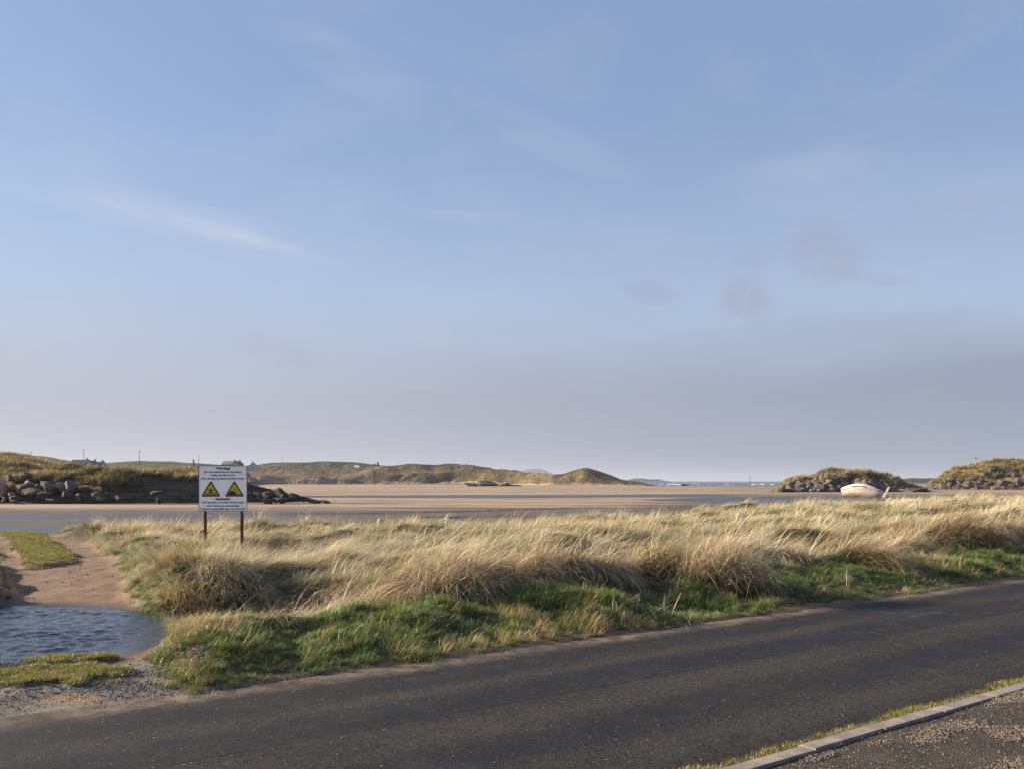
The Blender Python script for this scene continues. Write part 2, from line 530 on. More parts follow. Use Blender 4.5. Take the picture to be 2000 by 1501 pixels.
M['kerb'] = simple('kerb_concrete', (0.225, 0.19, 0.16), 0.9, 0.28, 7.0)
M['mortar'] = simple('kerb_bed', (0.045, 0.04, 0.035), 0.95, 0.2, 20)


def stone_mat(name, a, b, c_):
    m, t = mat_new(name)
    oi = t.n('ShaderNodeObjectInfo').outputs['Random']
    pos = t.n('ShaderNodeTexCoord').outputs['Object']
    n = t.noise(pos, 2.2, 6, 0.65)
    col = t.mix(oi, a, b)
    col = t.mix(t.rng(n, 0.45, 0.7), col, c_)
    finish(t, col, 0.85, n, 0.6, 0.1)
    return m


M['pebble'] = stone_mat('pebble_grey', (0.06, 0.057, 0.055), (0.155, 0.145, 0.135), (0.10, 0.09, 0.082))
M['pebble_pale'] = stone_mat('pebble_pink_cream', (0.20, 0.155, 0.125), (0.42, 0.345, 0.29), (0.15, 0.12, 0.095))
M['boulder'] = stone_mat('boulder_granite', (0.125, 0.094, 0.075), (0.22, 0.168, 0.135), (0.06, 0.048, 0.038))
M['boulder_pink'] = stone_mat('boulder_pink_granite', (0.34, 0.21, 0.155), (0.36, 0.23, 0.17), (0.18, 0.12, 0.095))
M['rock_dark'] = stone_mat('rock_weed_dark', (0.035, 0.033, 0.026), (0.075, 0.062, 0.047), (0.022, 0.024, 0.018))
M['rock_mid'] = stone_mat('rock_island', (0.085, 0.066, 0.054), (0.16, 0.128, 0.106), (0.045, 0.037, 0.03))


def dune_mat(name, grassa, grassb, bare, scale):
    m, t = mat_new(name)
    pos = t.n('ShaderNodeNewGeometry').outputs['Position']
    bm = t.attr('bare').outputs['Fac']
    lay = t.noise(t.scalev(pos, (0.35, 0.35, 5.0)), scale * 1.6, 4, 0.6)
    bare = t.mix(t.rng(lay, 0.35, 0.65), tuple(x_ * 0.55 for x_ in bare), tuple(x_ * 1.35 for x_ in bare))
    n1_ = t.noise(pos, scale, 5, 0.62); n2_ = t.noise(pos, scale * 6, 4, 0.65)
    c = t.mix(t.rng(n1_, 0.35, 0.65), grassa, grassb)
    c = t.mix(t.rng(n2_, 0.35, 0.7, 0, 0.55), c, tuple(x * 0.45 for x in grassa))
    c = t.mix(t.rng(t.m('ADD', bm, t.m('MULTIPLY', t.m('SUBTRACT', n2_, 0.5), 0.9)), 0.4, 0.7), c, bare)
    finish(t, c, 0.95, t.m('ADD', n1_, n2_), 0.9, 2.0 / (scale * 20), 0.1)
    return m


M['dune_near'] = dune_mat('dune_turf_near', (0.13, 0.115, 0.045), (0.22, 0.175, 0.075), (0.07, 0.055, 0.042), 0.12)
M['dune_mid'] = dune_mat('dune_turf_mid', (0.045, 0.038, 0.02), (0.19, 0.138, 0.07), (0.22, 0.17, 0.125), 0.03)
M['dune_island'] = dune_mat('dune_turf_island', (0.14, 0.115, 0.045), (0.27, 0.21, 0.085), (0.12, 0.095, 0.075), 0.10)
M['hill_far'] = dune_mat('hill_pasture_far', (0.05, 0.05, 0.026), (0.105, 0.088, 0.045), (0.2, 0.16, 0.1), 0.012)
M['land'] = simple('rough_land', (0.10, 0.11, 0.045), 0.95, 0.3, 0.4)
M['board'] = simple('sign_white_sheet', (0.90, 0.90, 0.92), 0.45, 0.03, 1.5)
M['edge'] = simple('sign_edge_metal', (0.10, 0.105, 0.13), 0.5, 0.1, 4)
M['rust'] = simple('post_rust_red', (0.105, 0.034, 0.022), 0.75, 0.4, 9)
M['ink'] = simple('sign_ink_blue_black', (0.02, 0.023, 0.055), 0.5, 0.05, 3)
M['yellow'] = simple('sign_yellow', (0.56, 0.43, 0.02), 0.45, 0.05, 3)

# ------------------------------------------------------------------ near ground shape
UX, UY = 0.808, 0.589


def uv_of(x, y):
    return UX * x + UY * y, -UY * x + UX * y


def xy_of(u, v):
    return UX * u - UY * v, UY * u + UX * v


ROAD_V0, ROAD_V1 = 4.07, 8.5
XR_Y = [6, 9.5, 10.4, 11.9, 13.2, 14.3, 18, 21.3, 26, 31, 40, 60]
XR_X = [-2.0, -3.7, -3.9, -4.35, -5.15, -5.95, -7.75, -9.25, -12.1, -15.6, -21, -34]
XL_Y = [6, 9, 12, 14.3, 19, 24, 30, 40, 60]
XL_X = [-11, -9.6, -8.9, -8.05, -10.75, -14.0, -18.2, -25, -40]
G_T = [-400, 0, 300, 700, 1000, 1300, 1600, 2000, 2600, 3400]
G_Z = [0.0, 0.0, 0.05, 0.08, 0.10, 0.26, 0.58, 0.90, 1.3, 1.6]
E_Y = [32, 33, 34, 36, 38, 42, 46, 52, 60, 70]


def pool_r(x, y):
    xc = -7.15 - 0.28 * (y - 11.9)
    ang = fbm(x * 0.9, y * 0.9, 3, 3) * 0.045
    return ((np.abs(x - xc) / 2.62) ** 2.4 + (np.abs(y - 11.95) / 2.36) ** 2.4) ** (1 / 2.4) + ang


def layout(x, y):
    x = np.asarray(x, float); y = np.asarray(y, float)
    u, v = uv_of(x, y)
    tpx = 1000 + x / np.maximum(y, 1) * F
    xr = np.interp(y, XR_Y, XR_X) + 0.16 * fbm(x * 0.8, y * 0.8, 3, 1)
    xl = np.interp(y, XL_Y, XL_X) + 0.16 * fbm(x * 0.8, y * 0.8, 3, 2)
    edge_v = ROAD_V1 + 0.10 * fbm(u * 0.7, 0, 3, 4) + 0.05 * fbm(u * 2.3, 0, 2, 5)
    right = smooth(-0.25, 0.5, x - xr)           # right of the track
    left = smooth(-0.05, 0.35, xl - x)
    s = v - edge_v
    verge = smooth(0, 0.08, s) * right
    lip = 10.5 + 0.40 * fbm(u * 0.45, 0, 3, 6) + 0.55 * np.exp(-((u - 8.6) / 1.6) ** 2)
    mar = smooth(-0.1, 0.5, v - lip) * right
    fe = np.interp(tpx, G_T, E_Y)
    far = smooth(fe + 3.5, fe, y)
    grow = smooth(-0.22, 0.05, x - xr)
    gmar = smooth(-0.1, 0.5, v - lip) * grow
    return dict(u=u, v=v, t=tpx, right=right, left=left, verge=verge, mar=mar * far, gmar=gmar * far, grow=grow, far=far, s=s, lip=lip, xr=xr, xl=xl, fe=fe)


def ground_z(x, y):
    x = np.asarray(x, float); y = np.asarray(y, float)
    L = layout(x, y)
    lump = fbm(x * 1.25, y * 1.25, 3, 8)
    big = fbm(x * 0.33, y * 0.33, 3, 9)
    zver = 0.03 + np.interp(L['u'], [4, 8.0, 9, 11, 12.5, 40], [0.36, 0.34, 0.20, 0.20, 0.32, 0.36]) * smooth(0, 2.1, L['s']) + (0.13 * lump + 0.04) * smooth(0.1, 0.9, L['s'])
    gfar = np.interp(L['t'], G_T, G_Z)
    gnear = np.interp(L['t'], [0, 600, 1000, 1500, 2000, 2600], [0.36, 0.42, 0.52, 0.52, 0.78, 1.06])
    k = smooth(14, 36, y)
    zf = gnear * (1 - k) + gfar * k + 0.16 * big + 0.15 * fbm(x * 0.85, y * 0.95, 3, 10) + 0.16 * fbm(x * 0.5, y * 0.75, 2, 19) * smooth(0.2, 1.2, L['v'] - L['lip']) + 0.06
    zf = zf - 0.66 * np.exp(-(((x + 3.75) / 2.1) ** 2 + ((y - 13.75) / 1.55) ** 2) ** 1.5)
    zf = zf - 0.26 * np.exp(-(((x - 6.5) / 2.6) ** 2 + ((y - 19.0) / 1.1) ** 2) ** 1.5)
    zf = zf - 0.22 * np.exp(-(((x - 1.8) / 1.6) ** 2 + ((y - 15.6) / 0.7) ** 2) ** 1.5)
    zver = zver - 0.05 * np.exp(-((L['v'] - L['lip'] + 0.25) / 0.3) ** 2)
    zr = zver * (1 - smooth(-0.12, 0.36, L['v'] - L['lip'])) + zf * smooth(-0.12, 0.36, L['v'] - L['lip'])
    zr = zr * smooth(0, 0.05, L['s']) - 0.03 * (1 - smooth(0, 0.05, L['s']))
    # track
    zt = 0.012 + 0.012 * fbm(x * 2.5, y * 2.5, 3, 12) + smooth(14.2, 15.2, y) * (0.016 * fbm(x * 4.5, y * 3.5, 3, 23) + 0.016)
    xc = np.interp(y, [19.5, 21.65, 25.3, 28.4, 32, 34], [-10.5, -11.2, -13.55, -15.4, -17.7, -19])
    hw = np.interp(y, [19.4, 20.5, 21.6, 25, 32], [0.0, 0.35, 0.62, 0.62, 0.75])
    strip = smooth(0.12, -0.08, np.abs(x - xc + 0.12 * fbm(x, y, 2, 13)) - hw) * smooth(19.4, 20.2, y) * smooth(34, 32.5, y)
    zt = zt + 0.10 * strip
    pr = pool_r(x, y)
    zt = zt - 0.16 * smooth(1.03, 0.78, pr) - 0.022 * smooth(1.15, 1.0, pr)
    p1 = smooth(1.15, 0.8, np.hypot((x + 5.0) / 0.5, (y - 9.86) / 0.2) + 0.25 * fbm(x * 3, y * 3, 2, 14))
    p2 = smooth(1.15, 0.8, np.hypot((x + 4.72) / 0.66, (y - 9.0) / 0.46) + 0.25 * fbm(x * 3, y * 3, 2, 15))
    zt = zt + 0.055 * p1 + 0.04 * p2
    zleft = 0.24 + 0.10 * big + 0.06 * lump
    z = zt * (1 - L['right']) + zr * L['right']
    z = z * (1 - L['left']) + zleft * L['left']
    drop = smooth(-0.5, 5.0, y - L['fe'])
    z = z * (1 - drop) + (-1.4) * drop
    # under the road slab and car park
    under = smooth(0.05, -0.05, L['s'] - 0.75 * smooth(-2.9, -4.6, x) )
    z = z * (1 - under) + np.minimum(z, -0.02) * under
    return z, L, dict(strip=strip, p1=p1, p2=p2, pr=pr)


xs = np.concatenate([np.arange(-60, -14, 0.7), np.arange(-14, 9, 0.085), np.arange(9, 20, 0.16), np.arange(20, 75, 0.6)])
ys = np.concatenate([np.arange(1.5, 7.2, 0.3), np.arange(7.2, 19, 0.085), np.arange(19, 32, 0.16), np.arange(32, 76, 0.4)])
X, Y = np.meshgrid(xs, ys)
Z, L, S = ground_z(X, Y)
vegm = np.clip(np.maximum.reduce([L['verge'] * smooth(0.05, 0.35, L['s'] + 0.2 * fbm(X * 2.2, Y * 2.2, 3, 66)), smooth(-0.25, 0.1, X - L['xr']) * smooth(0.0, 0.3, L['s']), L['left'], 0.55 * S['strip'], 0.6 * S['p1'], 0.5 * S['p2']]), 0, 1) * L['far']
gm = smooth(-2.2, -3.4, X + 0.4 * fbm(X, Y, 2, 22)) * smooth(10.4, 9.6, Y + 0.35 * fbm(X, Y, 3, 21)) * (1 - smooth(0.6, 1.0, np.exp(-((X + 4.1) / 0.75) ** 2 - ((Y - 8.2) / 0.22) ** 2)))
wet = smooth(1.25, 1.0, S['pr']) * 0.8 * (1 - vegm) + 0.9 * smooth(-0.1, -0.5, Z) * (1 - vegm)
# blown sand fringe where the verge meets the gravel
ground = obj_from('ground', np.stack([X, Y, Z], -1).reshape(-1, 3), grid_faces(*X.shape), M['ground'], smooth_=True,
                  attrs=dict(veg=vegm.ravel(), gravel=gm.ravel(), wet=np.clip(wet, 0, 1).ravel()))
tag(ground, kind='structure')

# puddle on the track
nx, ny = 260, 210
PX, PY = np.meshgrid(np.linspace(-11, -3.6, nx), np.linspace(9.2, 14.8, ny))
rip = fbm(PX * 2.6 + 0.6 * fbm(PX * 1.5, PY * 1.5, 2, 16), PY * 4.6, 2, 17) * 0.008 + fbm(PX * 7.5, PY * 12.0, 2, 18) * 0.0095 * (0.5 + vnoise(PX * 0.9, PY * 1.2))
PZ = -0.016 + rip * smooth(1.02, 0.8, pool_r(PX, PY))
puddle = obj_from('puddle_water', np.stack([PX, PY, PZ], -1).reshape(-1, 3), grid_faces(ny, nx), M['puddle'], smooth_=True)
inside = pool_r(PX, PY).ravel() < 1.12
import bmesh
bm = bmesh.new(); bm.from_mesh(puddle.data); bm.verts.ensure_lookup_table()
bmesh.ops.delete(bm, geom=[v_ for i, v_ in enumerate(bm.verts) if not inside[i]], context='VERTS')
bm.to_mesh(puddle.data); bm.free()
tag(puddle, kind='structure')

# ------------------------------------------------------------------ road, kerb, car park
us_ = np.concatenate([np.arange(-22, 24, 0.18), np.arange(24, 90, 1.0)])
vs_ = np.linspace(ROAD_V0 - 0.02, ROAD_V1 + 1.3, 66)
U, V = np.meshgrid(us_, vs_)
RX, RY = xy_of(U, V)
cam_z = 0.012 * (1 - ((V - 6.3) / 2.2) ** 2)
left_flare = smooth(1.6, -2.5, U)
out = np.maximum(V - (ROAD_V1 + 0.06 + 0.14 * fbm(U * 0.6, 0, 3, 4) + 0.5 * left_flare * 1.0), 0)
RZ = np.clip(cam_z, -0.01, 1) + 0.005 - 0.35 * out
road = obj_from('road', np.stack([RX, RY, RZ], -1).reshape(-1, 3), grid_faces(*U.shape), M['asphalt'], smooth_=True,
                uv=np.stack([U, V], -1).reshape(-1, 2))
tag(road, kind='structure')

us_ = np.concatenate([np.arange(-22, 20, 0.25), np.arange(20, 60, 1.0)])
vs_ = np.concatenate([[-30, -12, -5], np.linspace(-2, 3.915, 60)])
U, V = np.meshgrid(us_, vs_)
CX, CY = xy_of(U, V)
CZ = 0.036 + 0.006 * fbm(CX * 1.2, CY * 1.2, 3, 5) - 0.012 * smooth(3.7, 3.93, V)
carpark = obj_from('car_park', np.stack([CX, CY, CZ], -1).reshape(-1, 3), grid_faces(*U.shape), M['carpark'], smooth_=True)
tag(carpark, kind='structure')

kb = MB()
kx, ky = xy_of(14, 4.005)
rot = Matrix.Rotation(math.atan2(UY, UX), 3, 'Z')
kb.box((kx, ky, -0.02), (60, 0.10, 0.09), rot)
kerb = kb.build('kerb', M['mortar'])
tag(kerb, kind='structure')
KL = 0.905
for i in range(-6, 17):
    b = MB()
    jit = random.uniform(-0.006, 0.006)
    u0 = 1.07 + i * KL
    cx, cy = xy_of(u0 + KL / 2, 4.005 + jit)
    # chamfered road-side arris
    L2 = (KL - 0.024) / 2
    prof = [(-0.085, -0.09), (0.065, -0.09), (0.065, 0.092), (0.043, 0.102), (-0.080, 0.104), (-0.085, 0.1)]
    pts = []
    for e_ in (-L2, L2):
        for (a_, z_) in prof:
            px_, py_ = xy_of(e_, a_)
            pts.append((px_ + cx, py_ + cy, z_ - 0.056 + random.uniform(-0.001, 0.001) + jit * 0.5))
    n = len(prof)
    fs = [tuple(range(n)), tuple(range(2 * n - 1, n - 1, -1))] + [((k + 1) % n, k, k + n, (k + 1) % n + n) for k in range(n)]
    b.add(pts, fs)
    b.build('kerb_stone', M['kerb'], kerb)

# broad land sheet behind the viewpoint and under the car park
lv = [(-400, -400, -1.55), (400, -400, -1.55), (400, 60, -1.55), (-400, 60, -1.55)]
land = obj_from('land', lv, [(0, 1, 2, 3)], M['land'])
tag(land, kind='structure')

# ------------------------------------------------------------------ beach, channels, sea
BZ = -0.6
WZ = -0.76


def chan(px, py, pts, hw_pts):
    c_ = np.interp(px, [p[0] for p in pts], [p[1] for p in pts])
    h_ = np.interp(px, [p[0] for p in hw_pts], [p[1] for p in hw_pts])
    return smooth(1.35, 0.55, np.abs(py - c_) / np.maximum(h_, 0.05)) * smooth(0.0, 0.6, h_)


pys = np.concatenate([np.arange(1075, 1050, -2.0), np.arange(1050, 985, -0.7), np.arange(985, 962, -0.22), np.arange(962, 945.6, -0.35), [945.2, 944.6, 944.0]])
pxs = np.concatenate([np.arange(-1500, -60, 40), np.arange(-60, 2060, 6.0), np.arange(2060, 3600, 40)])
PXG, PYG = np.meshgrid(pxs, pys)
D = 2.6 * F / (PYG - 938)
BX = (PXG - 1000) / F * D; BY = D
wob = 2.2 * fbm(BX * 0.02, BY * 0.05, 3, 31)
wob3 = 0.45 * fbm(BX * 0.015, BY * 0.02, 3, 32)
ch = chan(PXG, PYG + wob * 0.6, [(-1500, 1007), (300, 1006.5), (500, 1005.5), (700, 1002.5), (850, 999), (1000, 994.5), (1120, 991), (1300, 989), (1500, 986), (1800, 982), (2400, 978)],
          [(-1500, 5.5), (450, 4.6), (650, 2.6), (850, 1.6), (1000, 1.3), (1100, 2.4), (1170, 2.2), (1260, 0.7), (1350, 0.6), (3000, 0.4)])
ch = np.maximum(ch, chan(PXG, PYG + wob, [(-1500, 1040), (250, 1040), (500, 1042), (1000, 1030)], [(-1500, 19), (180, 19), (420, 12), (800, 6), (900, 6), (1000, 0), (3000, 0)]))
ch = np.maximum(ch, chan(PXG, PYG + wob * 1.2, [(800, 1012), (1180, 1008), (1400, 1003)], [(-1500, 0), (820, 0), (900, 3), (1180, 2.2), (1260, 0), (3000, 0)]))
ch3 = chan(PXG, PYG + wob3, [(-1500, 969), (560, 968.2), (900, 968.0), (1200, 967), (1400, 965.6), (1500, 964)], [(-1500, 0), (470, 0), (560, 1.4), (700, 2.3), (1000, 2.7), (1380, 2.5), (1450, 1.0), (1520, 0), (3000, 0)])
ch4 = chan(PXG, PYG + wob3 * 2, [(1200, 977), (1450, 974.5), (1700, 972), (2000, 968)], [(-1500, 0), (1250, 0), (1400, 4.2), (1600, 5.5), (1660, 4), (1760, 3), (1850, 0), (3000, 0)])
ch5 = chan(PXG, PYG + wob3, [(1000, 962.6), (1300, 962.2)], [(-1500, 0), (1080, 0), (1120, 0.5), (1180, 0.5), (1220, 0), (3000, 0)])
seaside = smooth(948.2, 946.0, PYG + 0.8 * fbm(PXG * 0.01, 0, 2, 33)) * smooth(1255, 1300, PXG) * smooth(1900, 1500, PXG)
bz = BZ + 0.05 * fbm(BX * 0.06, BY * 0.12, 4, 34) + 0.25 * smooth(965, 947, PYG)
bz = bz - 0.34 * np.maximum(ch, ch5) - 0.75 * ch3 - 0.20 * ch4
bz = bz - 1.6 * seaside
wet = np.clip(1.0 * smooth(1008, 990, PYG) * 0 + smooth(-0.60, -0.70, bz) + 0.75 * smooth(985, 1000, PYG) + 0.75 * ch4 +
              0.5 * smooth(1000, 1500, PXG) * smooth(958, 976, PYG) + 0.35 * smooth(1150, 1500, PXG), 0, 1)
beach = obj_from('beach', np.stack([BX, BY, bz], -1).reshape(-1, 3), grid_faces(*PXG.shape), M['beach'], smooth_=True, attrs=dict(wet=wet.ravel()))
tag(beach, kind='structure')
wq = np.array([(-160, 34, WZ), (160, 34, WZ), (900, 520, WZ), (-900, 520, WZ)])
chw = obj_from('tidal_channel_water', wq, [(0, 1, 2, 3)], M['channel'])
tag(chw, kind='structure')

# sea: swell ridges near the surf, flat to the horizon
sd_ = np.concatenate([np.arange(500, 1100, 5.0), np.geomspace(1100, 40000, 60)])
sp_ = np.concatenate([np.linspace(-4200, 1200, 40), np.arange(1205, 1840, 5.0), np.linspace(1840, 6000, 40)])
SPX, SD = np.meshgrid(sp_, sd_)
SX = (SPX - 1000) / F * SD
SZ = -0.95 + 0.42 * np.sin(SD * 2 * np.pi / 46 + 1.2 * fbm(SX * 0.01, SD * 0.004, 2, 41)) * (0.5 + vnoise(SX * 0.02, SD * 0.02)) * smooth(4000, 1000, SD) * smooth(480, 620, SD)
sea = obj_from('sea', np.stack([SX, SD, SZ], -1).reshape(-1, 3), grid_faces(*SD.shape), M['sea'], smooth_=True)
tag(sea, kind='structure')

# breaking wave crests: rolled ridges of foam
def surf(px0, px1, py, d, h, seed):
    n = int((px1 - px0) / 1.5) + 2
    vs, fs = [], []
    for i in range(n):
        px = px0 + (px1 - px0) * i / (n - 1)
        k = max(0.0, math.sin(math.pi * i / (n - 1))) ** 0.35
        hh_ = 0.6 * h * k * (0.35 + 1.0 * float(vnoise(px * 0.11, seed)))
        dd = d + 6 * float(fbm(px * 0.03, seed, 2))
        x = (px - 1000) / F * dd
        for (a_, z_) in ((-3.0, 0), (-2.0, 0.55), (-0.7, 0.95), (0.5, 1.0), (2.0, 0.5), (4.0, 0)):
            vs.append((x, dd + a_ * (0.6 + 0.4 * k), -1.1 + hh_ * z_))
    for i in range(n - 1):
        for j in range(5):
            a_ = i * 6 + j
            fs.append((a_, a_ + 6, a_ + 7, a_ + 1))
    return vs, fs


sv, sf = [], []
for args in ((1284, 1352, 944, 610, 1.9, 1.3), (1345, 1420, 943, 640, 1.0, 4.1), (1405, 1528, 943, 620, 1.7, 2.2), (1400, 1445, 943, 655, 1.6, 8.3),
             (1470, 1500, 941, 760, 1.4, 6.6), (1300, 1322, 941, 760, 1.3, 5.7), (1340, 1368, 940, 900, 1.3, 9.7), (1440, 1462, 940, 950, 1.2, 3.7)):
    a_, b_ = surf(*args)
    o_ = len(sv); sv += a_; sf += [tuple(i + o_ for i in f) for f in b_]
tag(obj_from('surf', sv, sf, M['foam'], smooth_=True), kind='stuff')


# ------------------------------------------------------------------ dunes and hills
def ridge(name, px0, px1, step, levels, mat, rows=7, noise=(0.3, 0.15), bare_rows=None, seed=1.0, keep_first=True):
    """levels: list of (depth curve, photo-height curve or fixed z) sampled along the bearing; real depths and heights"""
    pxs = np.arange(px0, px1 + step, step)
    lev = []
    for (dc, hc, fixed) in levels:
        d = np.interp(pxs, [p[0] for p in dc], [p[1] for p in dc])
        if fixed is not None:
            z = np.full_like(d, fixed)
        else:
            y = np.interp(pxs, [p[0] for p in hc], [p[1] for p in hc])
            y = np.convolve(np.pad(y, 2, 'edge'), [0.1, 0.2, 0.4, 0.2, 0.1], 'valid')
            z = CAMH - (y - 938) / F * d
        lev.append((d, z))
    rowsd, rowsz, lv_ = [], [], []
    for i in range(len(lev) - 1):
        for k in range(rows):
            f = k / rows
            s = f * f * (3 - 2 * f) * 0.5 + f * 0.5
            rowsd.append(lev[i][0] * (1 - f) + lev[i + 1][0] * f)
            rowsz.append(lev[i][1] * (1 - s) + lev[i + 1][1] * s)
            lv_.append(i + f)
    rowsd.append(lev[-1][0]); rowsz.append(lev[-1][1]); lv_.append(len(lev) - 1)
    Dm = np.array(rowsd); Zm = np.array(rowsz); Lv = np.repeat(np.array(lv_)[:, None], len(pxs), 1)
    Xm = (pxs[None, :] - 1000) / F * Dm
    sc, am = noise
    Zm = Zm + am * fbm(Xm * sc, Dm * sc, 4, seed) * np.clip((Zm + 1.0) * 0.6, 0, 1)
    Dm2 = Dm + am * 1.6 * fbm(Xm * sc * 1.1, Zm * sc * 1.5 + 40, 4, seed + 3) * np.clip((Zm + 1.0) * 0.6, 0, 1)
    Pm = np.stack([Xm, Dm2, Zm], -1)
    bare = np.zeros_like(Zm) if bare_rows is None else bare_rows(Xm, Dm2, Zm, Lv, np.repeat(pxs[None, :], Dm.shape[0], 0))
    o = obj_from(name, Pm.reshape(-1, 3), grid_faces(*Zm.shape), mat, smooth_=True, attrs=dict(bare=bare.ravel()))
    tag(o, kind='structure')
    return o, Pm, Lv, bare


base_d = [(-700, 100), (0, 104), (200, 103), (400, 106), (560, 107), (660, 110)]
add = lambda c, k: [(p[0], p[1] + k) for p in c]
A = (base_d, None, -0.75)
B = (add(base_d, 5.5), [(-700, 930), (-100, 938), (0, 941), (60, 937), (105, 930), (150, 928), (250, 928), (330, 929), (390, 932), (440, 938), (480, 946), (520, 956), (560, 966), (600, 973), (645, 980), (660, 984)], None)
C = (add(base_d, 15), [(-700, 900), (-100, 900), (0, 912), (50, 913), (80, 914), (110, 914), (150, 917), (200, 920), (300, 925), (335, 920), (353, 914), (370, 920), (395, 926), (440, 934), (480, 946), (520, 957), (560, 967), (600, 974), (645, 981), (660, 984)], None)
Dv = (add(base_d, 34), [(-700, 880), (-100, 885), (0, 889), (30, 890), (52, 894), (80, 902), (110, 913), (130, 919), (150, 922), (300, 928), (395, 932), (480, 948), (560, 968), (660, 980)], None)
E_ = (add(base_d, 75), None, -1.6)


def bare_left(x, d, z, lv, px):
    return np.maximum(np.where(lv < 1.0, 0.9, 0.0), smooth(455, 490, px))


left_dune, LP, LLv, LB = ridge('near_dune', -700, 660, 5, [A, B, C, Dv, E_], M['dune_near'], 8, (0.28, 0.55), bare_left, 2.0)

# back hillside with the far houses
hill_c = [(-1200, 878), (-200, 886), (62, 890.5), (104, 892), (130, 896), (143, 899), (180, 903), (208, 902), (234, 900), (266, 899), (315, 900), (353, 903), (388, 906), (434, 908), (480, 909), (504, 905), (546, 899.5), (595, 900.5), (647, 901.5), (700, 904), (735, 908), (770, 913), (830, 925), (900, 940)]
hA = ([(-1200, 395), (430, 395), (490, 770), (900, 770)], None, -1.0)
hB = ([(-1200, 440), (430, 440), (490, 790), (900, 790)], [(-1200, 912), (0, 913), (200, 914), (400, 919), (500, 922), (700, 926), (900, 945)], None)
hC = ([(-1200, 640), (430, 640), (490, 830), (900, 830)], [(-1200, 896), (0, 903), (200, 908), (300, 907), (400, 911), (520, 914), (640, 913), (740, 921), (900, 944)], None)
hD = ([(-1200, 880), (900, 880)], hill_c, None)
hE = ([(-1200, 1200), (900, 1200)], None, -1.0)
ridge('far_hillside', -1200, 900, 6, [hA, hB, hC, hD, hE], M['hill_far'], 8, (0.02, 1.6), None, 5.0)

# middle dunes across the sands
md = [(460, 640), (880, 640), (980, 600), (1080, 520), (1290, 480)]
mA = (md, None, -0.7)
mB = (add(md, 6), [(460, 934), (490, 930), (540, 929), (580, 930), (650, 933), (700, 935), (760, 938), (850, 940), (890, 938), (930, 937), (980, 940), (1060, 943), (1100, 940), (1143, 940), (1200, 943), (1283, 948.5)], None)
mC = ([(460, 670), (700, 665), (760, 652), (900, 650), (980, 612), (1080, 532), (1290, 492)],
      [(460, 927), (600, 926), (680, 928), (720, 926), (800, 922), (880, 921), (930, 922), (960, 925), (1000, 931), (1060, 938), (1095, 934), (1125, 927), (1143, 923), (1165, 927), (1200, 936), (1240, 941), (1283, 949)], None)
mD = ([(460, 730), (700, 705), (760, 676), (900, 672), (980, 640), (1080, 550), (1290, 510)],
      [(460, 918), (560, 916), (650, 914), (700, 912), (735, 910), (760, 908.5), (800, 905), (870, 905), (900, 907), (932, 907), (958, 911.5), (968, 915), (989, 917), (1036, 922), (1060, 925), (1078, 926), (1101, 925), (1118, 919), (1132, 914), (1143, 912), (1154, 914), (1168, 918), (1192, 926), (1213, 934.5), (1228, 935.5), (1244, 938), (1265, 943), (1283, 949), (1290, 950)], None)
mE = (add(md, 230), None, -1.2)


def bare_mid(x, d, z, lv, px):
    return np.where(lv < 0.8, 0.75, 0) + 0.25 * np.exp(-((px - 1115) / 12.0) ** 2) * (lv < 2.6)


mid_dune, MP, MLv, MBr = ridge('mid_dune', 440, 1290, 3, [mA, mB, mC, mD, mE], M['dune_mid'], 9, (0.05, 1.1), bare_mid, 7.0)

# rocky islet right of centre
ib = [(1500, 205), (1810, 205)]
islet_c = [(1505, 966), (1517, 960), (1535, 945), (1553, 935), (1580, 931), (1604, 922), (1628, 919.5), (1649, 917), (1661, 922), (1679, 915.6), (1700, 918), (1718, 924), (1739, 931), (1757, 940), (1766, 948), (1799, 956), (1810, 966)]
lower = lambda c, b_, f: [(p[0], b_ + (p[1] - b_) * f) for p in c]
iA = (ib, None, -0.8)
iB = (add(ib, 4), lower(islet_c, 961, 0.42), None)
iC = (add(ib, 9), lower(islet_c, 961, 0.72), None)
iD = (add(ib, 17), islet_c, None)
iE = (add(ib, 34), None, -1.2)


def bare_isl(x, d, z, lv, px):
    return np.clip(1.35 - lv * 0.75, 0, 1)


islet, IP, ILv, IBr = ridge('islet', 1505, 1810, 2.5, [iA, iB, iC, iD, iE], M['dune_island'], 8, (0.25, 0.85), bare_isl, 11.0)

rb = [(1800, 262), (3000, 225)]
rd_c = [(1803, 957), (1811, 951), (1820, 942), (1844, 928), (1868, 913), (1892, 906.5), (1916, 902.5), (1955, 899), (2000, 897.5), (2100, 893), (2400, 890), (3000, 885)]
rA = (rb, None, -0.8)
rB = (add(rb, 5), lower(rd_c, 956, 0.36), None)
rC = (add(rb, 11), lower(rd_c, 956, 0.74), None)
rD = (add(rb, 24), rd_c, None)
rE = (add(rb, 70), None, -1.2)
right_dune, RP, RLv, RBr = ridge('headland', 1803, 2700, 3, [rA, rB, rC, rD, rE], M['dune_island'], 8, (0.2, 0.9), bare_isl, 13.0)

# far blue hills and low land beyond the sea
def far_land(name, prof, d, depth):
    pr = [(p[0], p[1]) for p in prof]
    px0, px1 = pr[0][0], pr[-1][0]
    o, *_ = ridge(name, px0, px1, (px1 - px0) / 60, [([(px0, d), (px1, d)], None, -2.0), ([(px0, d + depth * 0.5), (px1, d + depth * 0.5)], lower(pr, 938.5, 0.7), None),
                                                     ([(px0, d + depth), (px1, d + depth)], pr, None), ([(px0, d + depth * 2), (px1, d + depth * 2)], None, -2.0)], M['hill_far'], 5, (0.004, d * 0.0006), None, d * 0.01)
    return o


